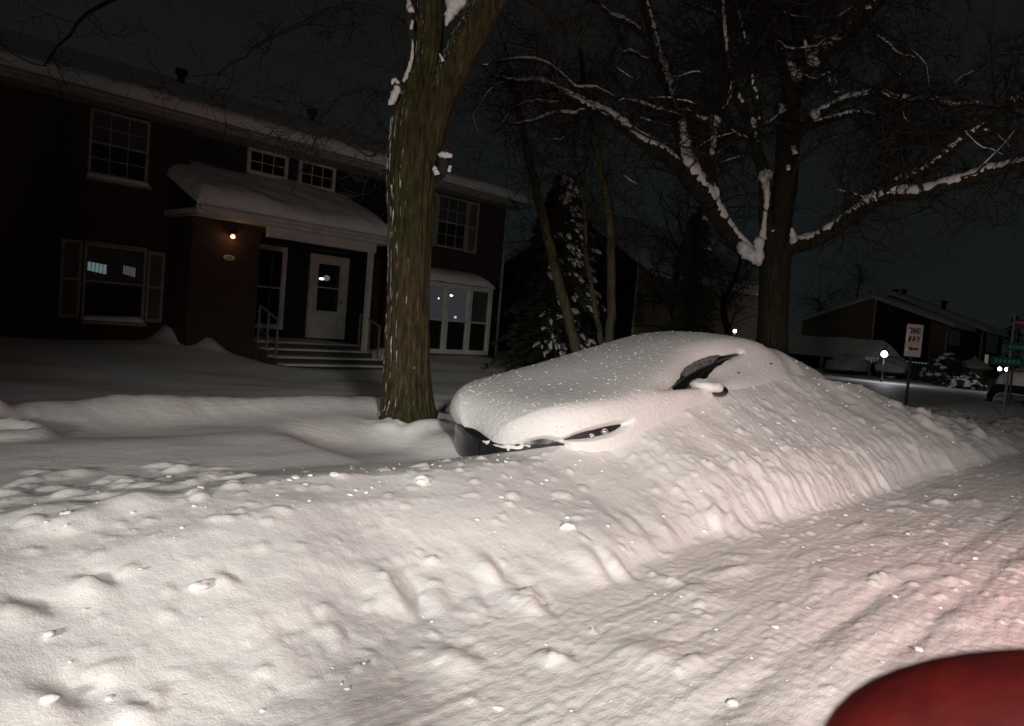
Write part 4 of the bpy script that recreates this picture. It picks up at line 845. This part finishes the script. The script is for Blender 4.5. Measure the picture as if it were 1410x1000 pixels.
VV_ = np.stack([Sg, 14.88+1.12*Tg**1.2, 2.42+.42*ed*np.sin(np.pi/2*Tg)**.5+.02*fbm(Sg*2, Tg*2, 2, 8)], -1).reshape(-1, 3); VV_ = np.concatenate([VV_, np.stack([Sg, 14.88+1.12*Tg**1.2, 0*Sg+2.405], -1).reshape(-1, 3)]); Fg = grid(60, nb_); link('snow', VV_, np.concatenate([Fg, Fg[:, ::-1]+60*nb_]), SNOWF, BAY)
b = MB(); b.tube([(16.42, 15.93, 4.95), (16.42, 15.93, .4)], .045, 8); b.tube([(16.42, 15.93, .42), (16.42, 15.6, .34)], .045, 8); b.build('downpipe', TRIMD, H1, True)

# --- gable house beyond the spruce
def gable_house(uf, ul, vL, vR, zeL, zeR, vA, zA, zg, name, label, vt, m1, m2, snow=.18, seed=0, rake=TRIMW):
    """end wall in the plane u=uf, seen from smaller u. vL > vR"""
    h = thing(name, (uf+2, (vL+vR)/2, zg), label, 'house')
    zt = zeR+(zA-zeR)*(vt-vR)/(vA-vR) if vt < vA else zA-(zA-zeL)*(vt-vA)/(vL-vA)
    pl = [(vR, zg-1), (vR, zeR-.08), (vA, zA-.08), (vL, zeL-.08), (vL, zg-1)]
    def zroof(v): return (zeR+(zA-zeR)*(v-vR)/(vA-vR) if v < vA else zA-(zA-zeL)*(v-vA)/(vL-vA))-.08
    b = MB(); top = [(v, zroof(v)) for v in ([vR, vt]+([vA] if False else []))]
    if vt > vA: poly = [(vR, zg-1), (vt, zg-1), (vt, zroof(vt)), (vA, zroof(vA)), (vR, zroof(vR))]; poly2 = [(vt, zg-1), (vL, zg-1), (vL, zroof(vL)), (vt, zroof(vt))]
    else: poly = [(vR, zg-1), (vt, zg-1), (vt, zroof(vt)), (vR, zroof(vR))]; poly2 = [(vt, zg-1), (vL, zg-1), (vL, zroof(vL)), (vA, zroof(vA)), (vt, zroof(vt))]
    MB().prism([(uf, v, z) for v, z in poly], (ul-uf, 0, 0)).build('wall', m1, h); MB().prism([(uf+.004, v, z) for v, z in poly2], (ul-uf, 0, 0)).build('wall', m2, h)
    r = MB().prism([(uf-.3, v, z) for v, z in ((vR-.4, zeR-.25), (vR-.4, zeR-.12), (vA, zA+.02), (vL+.3, zeL-.10), (vL+.3, zeL-.22), (vA, zA-.10))], (ul-uf+.3, 0, 0)).build('roof', ROOF, h)
    MB().prism([(uf-.36, v, z) for v, z in ((vR-.45, zeR-.34), (vR-.45, zeR-.10), (vA, zA+.04), (vL+.3, zeL-.08), (vL+.3, zeL-.30), (vA, zA-.20))], (.05, 0, 0)).build('rake_board', rake, r)
    MB().box((uf-.34, vR-.50, zeR-.36), (ul, vR-.452, zeR-.12)).build('fascia', rake, r)
    slab('snow', (uf-.36, vR-.48, zeR-.11), (ul, vR-.48, zeR-.11), (uf-.36, vA, zA+.03), snow, r, nu=40, nv=14, seed=seed); slab('snow', (ul, vL+.32, zeL-.09), (uf-.36, vL+.32, zeL-.09), (ul, vA, zA+.03), snow, r, nu=40, nv=14, seed=seed+3)
    MB().box((uf-.03, vt-.05, zg), (uf-.002, vt+.05, zroof(vt)-.12)).build('trim_board', rake, h)
    return h
a = onu(775, 297, 28); bA = onu(812, 292, 28); c = onu(905, 372, 28); t_ = onu(879, 372, 28)
GH = gable_house(28, 40, bA.y+5.5, c.y+.4, c.z+.1, c.z+.1, bA.y+.4, bA.z, 0, 'gable_house', 'dark gabled house seen end-on behind the slim trees', t_.y, BRICK2, SIDING, .32, 3, TRIMW)
b = MB(); q = onu(824, 330, 27.97)
b.tube([(27.96, q.y+.55*math.cos(x), q.z-.6+.75*math.sin(x)) for x in np.linspace(0, math.pi, 14)], .05, 6); b.bar((27.96, q.y+.55, q.z-.6), (27.96, q.y+.55, q.z-1.6), .08); b.bar((27.96, q.y-.55, q.z-.6), (27.96, q.y-.55, q.z-1.6), .08); b.build('arched_trim', TRIMD, GH)

# --- right-hand row: two staggered gable units
ua = 72
p1, p2, p3, pt = onu(1105, 440, ua), onu(1203, 408, ua), onu(1307, 445, ua), onu(1206, 420, ua)
zg_ = -1.0
def zfix(p): return p.z
RA = gable_house(ua, ua+8, p1.y, p3.y, p1.z, p3.z, p2.y, p2.z, zg_, 'gable_townhouse', 'distant gable-ended townhouse with white rake boards behind the carport', pt.y, SIDING, BRICK2, .25, 21)
c1 = onu(1282, 450, ua).y; zr_ = p3.z+(p2.z-p3.z)*(c1-p3.y)/(p2.y-p3.y)
MB().prism([(ua-.02, p3.y, -2), (ua-.02, c1, -2), (ua-.02, c1, zr_-.35), (ua-.02, p3.y, p3.z-.4)], (.018, 0, 0)).build('brick_wall', BRICK2, RA)
MB().tube([(ua-.1, p3.y-.05, p3.z-.35), (ua-.1, p3.y+.05, p3.z-1.2), (ua-.1, p3.y+.05, -1)], .09, 8).build('downpipe', TRIM, RA, True)
def farwin(h, x0, y0, x1, y1, v):   # window in a front wall v=const
    A_, B_ = onv(x0, y0, v), onv(x1, y1, v); window(h, min(A_.x, B_.x), max(A_.x, B_.x), min(A_.z, B_.z), max(A_.z, B_.z), v, .22, 2, 2, ft=TRIM, barw=.10, dep=.1)
farwin(RA, 1309, 457, 1318, 473, p3.y)
ub = ua+9; q1, q2, q3 = onu(1140, 440, ub), onu(1228, 404, ub), onu(1353, 452, ub)
RB = gable_house(ub, ub+10, q1.y, q3.y, q1.z, q3.z, q2.y, q2.z, zg_, 'gable_townhouse', 'distant townhouse stepped out to the right behind the other gable', q2.y, SIDING, SIDING, .25, 25)
MB().tube([(ub-.1, q3.y-.05, q3.z-.35), (ub-.1, q3.y-.05, -1)], .10, 8).build('downpipe', TRIM, RB, True); farwin(RB, 1361, 459, 1370, 483, q3.y)
for px in (1233, 1245, 1300): p = onu(px, 402 if px < 1290 else 418, ub+3); MB().tube([(p.x, p.y, p.z-1), (p.x, p.y, p.z+.1)], .22, 10).tube([(p.x, p.y, p.z+.05), (p.x, p.y, p.z+.25)], .34, 10).build('roof_vent', BLACK, RB)
b = MB(); q = onv(1358, 497, q3.y); b.box((q.x-.9, q3.y-.05, q.z-.5), (q.x+.6, q3.y-.02, q.z+.6)); b.build('lit_window', glow('amber_room', (.55, .42, .25), .22), RB)

# --- carport in front of it
UC = 57
g1, g2, g3, g4 = onu(1080, 470, UC+6), onu(1222, 474, UC), onu(1241, 493, UC), onu(1201, 488, UC)
CP = thing('carport', (UC+2, 22, zg_), 'long low white-edged carport roof with snow, beyond the far street', 'carport')
# gable end plane: perpendicular to the roof line; roof runs toward -x,+y (away to the left)
e1 = (onu(1080, 492, UC+4)-g3); 
A0 = onu(1241, 493, UC); A1 = onu(1222, 474, UC); A2 = onu(1203, 488, UC); run = Vector((4.5, 12, 0))
A2.z = A0.z
r = MB().prism([A0, A1, A2, A2-Vector((0, 0, .25)), A1-Vector((0, 0, .3)), A0-Vector((0, 0, .25))], run).build('roof', ROOF, CP)
slab('snow', tuple(A2+Vector((-.1, 0, .02))), tuple(A2+run), tuple(A1+Vector((0, 0, .03))), .22, r, nu=40, nv=10, seed=31)
slab('snow', tuple(A0+Vector((-.1, 0, .02))), tuple(A1+Vector((0, 0, .03))), tuple(A0+run), .2, r, nu=12, nv=20, seed=32)
f = MB(); f.bar(A2-Vector((.08, 0, .15)), A2+run-Vector((.08, 0, .15)), .1, .5); f.bar(A0-Vector((.15, 0, .1)), A1-Vector((.15, 0, .1)), .1, .28); f.bar(A2-Vector((.15, 0, .1)), A1-Vector((.15, 0, .1)), .1, .28); f.prism([A0-Vector((.02, 0, .2)), A1-Vector((.02, 0, .2)), A2-Vector((.02, 0, .2))], (.05, 0, 0)); f.build('white_gable_board', TRIMW, r)
for t in (.02, .35, .68, .98):
    q = A2+run*t; MB().box((q.x-.1, q.y-.1, -2), (q.x+.1, q.y+.1, q.z-.2)).build('post', TRIM, CP)
MB().prism([A0+Vector((.5, 0, -.3)), A0+run+Vector((.5, 0, -.3)), A0+run+Vector((.5, 0, -4)), A0+Vector((.5, 0, -4))], (.1, 0, 0)).build('back_wall', SIDING, CP)
# string of icicle lights under the eave
b = MB(); L0 = onu(1182, 491, UC-.6); L1 = onu(1283, 501, UC-2); k = 26
for i in range(k):
    t = i/(k-1); q = L0.lerp(L1, t); hgt = (.22, .38, .28, .5)[i % 4]; b.bar(q, q-Vector((0, 0, hgt)), .06)
b.bar(L0, L1, .03); tag(b.build('icicle_lights', glow('faint_led', (.50, .55, .55), .16)), 'row of faint icicle lights hanging along the carport eave', 'string lights')
# dark board fence
F0, F1 = onu(1256, 505, 54), onu(1283, 508, 51); b = MB(); zt_ = F0.z+.25
for i in range(14):
    q = F0.lerp(F1, i/13); b.box((q.x-.02, q.y-.14, -2), (q.x+.05, q.y+.14, zt_))
FE = thing('board_fence', (F0.x, F0.y, -1), 'dark board fence between the carport and the snowy bushes', 'fence'); b.build('boards', mat('fence_stain', (.03, .035, .04), .8), FE); MB().bar((F0.x-.06, F0.y, zt_-.2), (F1.x-.06, F1.y, zt_-.2), .05, .1).build('rail', BLACK, FE)

# --- snow-covered parked cars by the carport
def far_car(c, L, ang, label, grp, hs=1., zc=.78):
    t_ = thing('snowy_car', c, label, 'car', grp); st = 12; P = P0[::st, ::12]; N = N0[::st, ::12]; ca, sa = math.cos(ang), math.sin(ang)
    def tf(P_): X = (P_[..., 0]-2.8)*L/5.6; Y = P_[..., 1]; return np.stack([c[0]+X*ca-Y*sa, c[1]+X*sa+Y*ca, c[2]+P_[..., 2]*hs], -1)
    nu, nv = P.shape[:2]; link('body', tf(P).reshape(-1, 3), grid(nu, nv), PAINT, t_)
    Xs, Zs = P[..., 0], P[..., 2]; up_ = np.clip(N[..., 2], 0, 1); Tq = (.05+.22*up_)*(1+.5*fbm(Xs*1.5, P[..., 1]*2, 2, 7+int(c[0])))*sst(zc-.08, zc+.1, Zs)-.03*sst(zc, zc-.1, Zs)
    link('snow_cover', tf(P+N*Tq[..., None]).reshape(-1, 3), grid(nu, nv), SNOWS, t_)
    for s in (-1, 1):
        for xx in (-.3, .3):
            cx = xx*L; cy = s*.8; w = MB(); a_ = Vector((c[0]+cx*ca-cy*sa, c[1]+cx*sa+cy*ca, c[2]+.3)); d = Vector((-sa, ca, 0))*.1; w.tube([a_-d, a_+d], .32, 14); w.build('wheel', RUBBER, t_, True)
    return t_
g = 'snow-capped cars parked by the carport'
pa = atd(1162, 524, 50); pb = atd(1225, 526, 50); pc = atd(1291, 534, 47)
far_car((pa.x, pa.y, pa.z-.1), 4.4, -.15, 'snow-capped car parked left of the glowing lamp post', g, 1.15); far_car((pb.x, pb.y, pb.z-.1), 4.3, .12, 'snow-capped car parked right behind the glowing lamp post', g, 1.1); far_car((pc.x, pc.y, pc.z), 2.6, -.75, 'small snow-capped car beside the round snowy bush', g, .8)

# --- lamps
def lamp_post(base, top, label, rglow, en, twin=False):
    t_ = thing('lamp_post', base, label, 'lamp post', 'lit lamp posts beyond the street'); b = MB(); b.tube([base, (base[0], base[1], base[2]+.4)], [.09, .06], 10); b.tube([(base[0], base[1], base[2]+.4), (base[0], base[1], top-.12)], .045, 10); b.build('post', BLACK, t_, True)
    offs = (-.18, .18) if twin else (0,)
    for o_ in offs:
        x, y = base[0]+o_*.68, base[1]-o_*.73; b = MB(); b.tube([(x, y, top-.14), (x, y, top-.10)], [.07, .16], 8); b.tube([(x, y, top+.22), (x, y, top+.40)], [.22, .02], 8)
        if twin: b.bar((base[0], base[1], top-.2), (x, y, top-.13), .03)
        l_ = b.build('lantern', BLACK, t_); b = MB(); b.ball((x, y, top+.05), (rglow, rglow, rglow*1.1)); b.build('globe', COOL, l_, True)
    lamp('lamp_post_light', 'POINT', (base[0]-.4, base[1]-.3, top+.05), en, (.93, .88, 1), size=.12)
pl_ = atd(1213, 531, 40); lamp_post((pl_.x, pl_.y, pl_.z), atd(1216, 489, 40).z, 'glowing lamp post in front of the snow-capped cars', .16, 70)
pl_ = atd(1377, 545, 38); lamp_post((pl_.x, pl_.y, pl_.z-.3), atd(1384, 510, 38).z, 'lamp post with twin small lanterns at the far right', .085, 14, True)
pl_ = atd(1009, 482, 25); b_ = thing('lamp_post', (pl_.x, pl_.y, pl_.z-.6), 'small distant lamp glowing just over the buried car roof', 'lamp post', 'lit lamp posts beyond the street'); q = atd(1012, 456, 25)
MB().tube([(q.x, q.y, q.z-.06), (q.x, q.y, pl_.z-.6)], .025, 8).build('post', BLACK, b_, True); MB().ball(q, (.058, .058, .058)).build('globe', COOL, b_, True)
q = atd(1175, 441, 50)

# --- ONE WAY sign
SB = onz(1247, 566, gz(20.7, 5.4)); SB = Vector((20.6, 5.38, gz(20.6, 5.38)))
SG = thing('one_way_sign', tuple(SB), 'white one way sign on a thin dark post by the street corner', 'sign')
ztop = atd(1259, 447, 18.8).z; zbot = atd(1254, 491, 18.8).z; MB().bar((SB.x, SB.y, SB.z-.3), (SB.x, SB.y, ztop-.05), .06, .06).build('post', BLACK, SG)
SIGNW = mat('sign_face', (.50, .40, .37), .5, noise=(7, (.42, .34, .32))); INK = mat('sign_ink', (.02, .018, .018), .5)
sr = Vector((.60, -.80, 0)).normalized(); sn_ = Vector((-sr.y, sr.x, 0))*-1; sn_ = Vector((-.80, -.60, 0)); wS = .40; hS = ztop-zbot; cS = Vector((SB.x, SB.y, (ztop+zbot)/2))+sn_*.045
def spt(a, b, d=0): return cS+sr*a*wS+Vector((0, 0, 1))*b*hS+sn_*d
cr_ = .06; pol = []
for (cx_, cy_, a0_) in ((.5-.08, .5-.04, 0), (-.42, .46, 90), (-.42, -.46, 180), (.42, -.46, 270)):
    for k in range(5): an = math.radians(a0_+k*22.5); pol.append(spt(cx_+.08*math.cos(an), cy_+.04*math.sin(an)))
pl_o = MB().prism(pol, sn_*.006).build('plate', SIGNW, SG)
bk = MB().prism([p_-sn_*.002 for p_ in pol], -sn_*.004).build('plate_back', BLACK, pl_o)
def strokes(segs, cx, cy, w, h, t=.028):
    mb_ = MB()
    for (xa, ya, xb, yb) in segs:
        A_ = spt(cx+(xa-.5)*w, cy+(ya-.5)*h, .008); B_ = spt(cx+(xb-.5)*w, cy+(yb-.5)*h, .008); d = (B_-A_).normalized(); n_ = d.cross(sn_)*t/2; A_ -= d*t*.3; B_ += d*t*.3; mb_.prism([A_-n_, A_+n_, B_+n_, B_-n_], sn_*.003)
    return mb_
G = {'O': [(0, 0, 0, 1), (0, 1, 1, 1), (1, 1, 1, 0), (1, 0, 0, 0)], 'N': [(0, 0, 0, 1), (0, 1, 1, 0), (1, 0, 1, 1)], 'E': [(0, 0, 0, 1), (0, 1, 1, 1), (0, .5, .8, .5), (0, 0, 1, 0)], 'W': [(0, 1, .25, 0), (.25, 0, .5, .8), (.5, .8, .75, 0), (.75, 0, 1, 1)], 'A': [(0, 0, .5, 1), (.5, 1, 1, 0), (.2, .35, .8, .35)], 'Y': [(0, 1, .5, .5), (1, 1, .5, .5), (.5, .5, .5, 0)]}
tx = MB()
for word, cy in (('ONE', .30), ('WAY', .05)):
    for k, ch in enumerate(word): m_ = strokes(G[ch], (-.27, .0, .27)[k], cy, .17, .15, .027); tx.add(m_.v, m_.f)
m_ = strokes([(0, .5, 1, .5)], .10, -.26, .40, .1, .055); tx.add(m_.v, m_.f); tx.prism([spt(-.30, -.26, .008), spt(-.08, -.18, .008), spt(-.08, -.34, .008)], sn_*.003)
tx.build('lettering', INK, pl_o)
b = MB(); b.ball(spt(-.38, .26, .01), (.035, .03, .10)); b.ball(spt(-.42, .08, .01), (.04, .035, .12)); b.ball(spt(-.36, -.30, .01), (.03, .03, .06)); b.build('stuck_snow', SNOWT, pl_o, True)

# --- street name sign post, far right
q = Vector((22.9, 3.65, gz(22.9, 3.65))); NS = thing('street_name_sign', tuple(q), 'green street name blades on a post at the right edge', 'sign'); zt_ = atd(1394, 432, 19.2).z
MB().bar((q.x, q.y, q.z-.3), (q.x, q.y, zt_), .055).build('post', mat('galvanised', (.09, .10, .095), .6), NS)
GRN = mat('green_sign', (.012, .07, .05), .4); z_a, z_b = atd(1385, 503, 19.2).z, atd(1385, 484, 19.2).z; dd = Vector((.62, -.78, 0)); d2_ = Vector((.9, -.1, 0))
for d_, zz, l0, l1 in ((dd, z_a, -.5, .42), (dd, z_b+.03, -.15, .5)):
    pn_ = MB(); n_ = Vector((d_.y, -d_.x, 0)).normalized()*-.02; A_ = q+d_*l0; B_ = q+d_*l1; A_.z = B_.z = zz; n_ = Vector((-.78, -.62, 0))*.03
    bl = pn_.prism([A_+n_, B_+n_, B_+n_+Vector((0, 0, .20)), A_+n_+Vector((0, 0, .20))], n_*.3).build('name_blade', GRN, NS)
    t_m = MB(); 
    for k in range(6):
        x_ = .12+.12*k; w_ = .07; a_ = A_.lerp(B_, x_); b_2 = A_.lerp(B_, x_+w_); o_ = n_*1.35+Vector((0, 0, .06)); t_m.prism([a_+o_, b_2+o_, b_2+o_+Vector((0, 0, .08)), a_+o_+Vector((0, 0, .08))], n_*.05)
    t_m.build('faded_lettering', mat('faded_white', (.12, .22, .19), .6), bl)
# red and white board farther back
q = Vector((27, 3.9, gz(27, 3.9))); RW = thing('roadside_board', tuple(q), 'small red and white board on a post at the right edge of the view', 'sign'); z_ = atd(1402, 445, 22).z; p = atd(1402, 445, 22); MB().bar((p.x, p.y, -.5), (p.x, p.y, z_+.1), .05).build('post', BLACK, RW)
for k, cc in enumerate(((.20, .03, .03), (.35, .25, .22), (.20, .03, .03))):
    MB().prism([p+dd*-.12+Vector((-.04, -.03, .12-.08*k)), p+dd*.12+Vector((-.04, -.03, .12-.08*k)), p+dd*.12+Vector((-.04, -.03, .05-.08*k)), p+dd*-.12+Vector((-.04, -.03, .05-.08*k))], (-.01, -.01, 0)).build('stripe', mat('board_paint', cc, .5), RW)

# --- bushes
LEAF = mat('bush_leaf', (.020, .030, .016), .7, noise=(6, (.04, .05, .03)))
def bush(c, r3, label, seed, n=900, snow=120):
    r = random.Random(seed); t_ = thing('snowy_bush', c, label, 'bush', 'snowy bushes beyond the far street'); fv, ff = [], []; s = MB()
    for i in range(n):
        a = r.random()*6.283; z = r.random(); rr = math.sqrt(max(0, 1-z*z))*(.7+.35*r.random()); p = Vector((c[0]+r3[0]*rr*math.cos(a), c[1]+r3[1]*rr*math.sin(a), c[2]+r3[2]*z*(.85+.2*r.random())))
        x = Vector((r.gauss(0, 1), r.gauss(0, 1), r.gauss(0, 1))).normalized()*.07*r3[2]; y = Vector((r.gauss(0, 1), r.gauss(0, 1), r.gauss(0, 1))).normalized()*.07*r3[2]; n0 = len(fv); fv += [p-x-y, p+x-y, p+x+y, p-x+y]; ff.append((n0, n0+1, n0+2, n0+3))
        if i < snow and z > .25: s.ball(p, (.10*r3[2]+.05*r.random(), .12*r3[2], .06*r3[2]), 7, 5)
    link('foliage', fv, ff, LEAF, t_, False); b = MB(); 
    for k in range(5): b.tube([c, (c[0]+r.uniform(-.4, .4)*r3[0], c[1]+r.uniform(-.4, .4)*r3[1], c[2]+r3[2]*.7)], [.04, .015], 5)
    b.build('stems', BARK2, t_); s.build('snow', SNOWT, t_, True)
p = atd(1331, 541, 40); bush((p.x, p.y, p.z), (.85, .85, 1.05), 'round bush capped with snow, brightest of the bushes', 3); p = atd(1303, 533, 42); bush((p.x, p.y, p.z), (.7, .7, .6), 'low bush just left of the brightest snow-capped one', 4, 500, 40)
p = atd(1302, 520, 46); bush((p.x, p.y, p.z-.6), (1.3, 1.3, 2.0), 'tall loose bush with snow streaks behind the round one', 8, 900, 60)
# brick pillar with a snow cap, low wall
p = atd(1338, 532, 52); PI_ = thing('brick_pillar', (p.x, p.y, p.z), 'squat brick pillar under a pointed cap of snow', 'pillar'); zc = atd(1338, 507, 52).z; MB().box((p.x-.75, p.y-.75, p.z-1), (p.x+.75, p.y+.75, zc)).build('pillar', BRICK2, PI_)
b = MB(); b.tube([(p.x, p.y, zc), (p.x, p.y, zc+.15), (p.x, p.y, zc+.55), (p.x, p.y, zc+.62), (p.x, p.y, zc+.85)], [1.15, 1.1, .5, .22, .04], 20); b.build('snow', SNOWT, PI_, True)
p = atd(1408, 545, 34); zw = atd(1408, 511, 34).z; LW = thing('brick_wall_stub', (p.x, p.y, p.z), 'low brick wall with a snow top at the right edge', 'wall'); MB().box((p.x-.4, p.y-3, p.z-1), (p.x+.2, p.y+.35, zw)).build('wall', BRICK2, LW); slab('snow', (p.x-.45, p.y-3, zw), (p.x-.45, p.y+.4, zw), (p.x+.25, p.y-3, zw), .14, LW, rr=.14, nu=30, nv=10, seed=3)
# dark parked car with a patch of snow at the right edge
p = atd(1425, 578, 24); DC = far_car((p.x, p.y, p.z-.05), 4.6, 2.9, 'dark parked car cut by the right edge, snow only on its roof', None, .95, 1.25)

# --- far trees
def bare(base, h, seed, label, grp='bare trees far behind the street'):
    r = random.Random(seed); t_ = thing('bare_tree', base, label, 'tree', grp); A_ = np.array([(base[0]+r.uniform(-.2, .2)*k, base[1]+r.uniform(-.2, .2)*k, base[2]+h*k/5) for k in range(5)]); a_, r_ = smooth(A_, np.linspace(.22, .05, 5), 5, .05, seed)
    b = MB(); b.tube(a_, r_, 8); b.build('trunk', BARK2, t_, True); b = MB(); grow_twigs(b, None, a_, r_, r, 46, h*.42, 3, -.02, r0=.026, spread=1.0, i0=.25); b.build('twigs', TWIG, t_); return t_
bt = None
for i, (px, py, d, hh_, lb) in enumerate(((930, 470, 30, 8, 'bare tree rising behind the buried car roof, left of the big maple'), (1000, 470, 36, 7, 'bare tree low behind the maple fork above the distant lamp'), (1170, 470, 90, 11, 'rounded bare tree behind the left slope of the distant gable'), (1120, 480, 80, 8, 'bare tree left of the distant gable, lowest of the far trees'))):
    p = atd(px, py, d); bare((p.x, p.y, p.z-1.0), hh_, 20+i, lb)
p = atd(945, 470, 24); conifer((p.x, p.y, 0), 5.6, 1.1, 'dark narrow spruce left of the big maple fork', 12, .1, 200)
p = atd(1395, 470, 80); conifer((p.x, p.y, -1), 8, 2.5, 'dark distant evergreen over the right edge rooftops', 14, 0, 160)
S.render.engine = 'CYCLES'
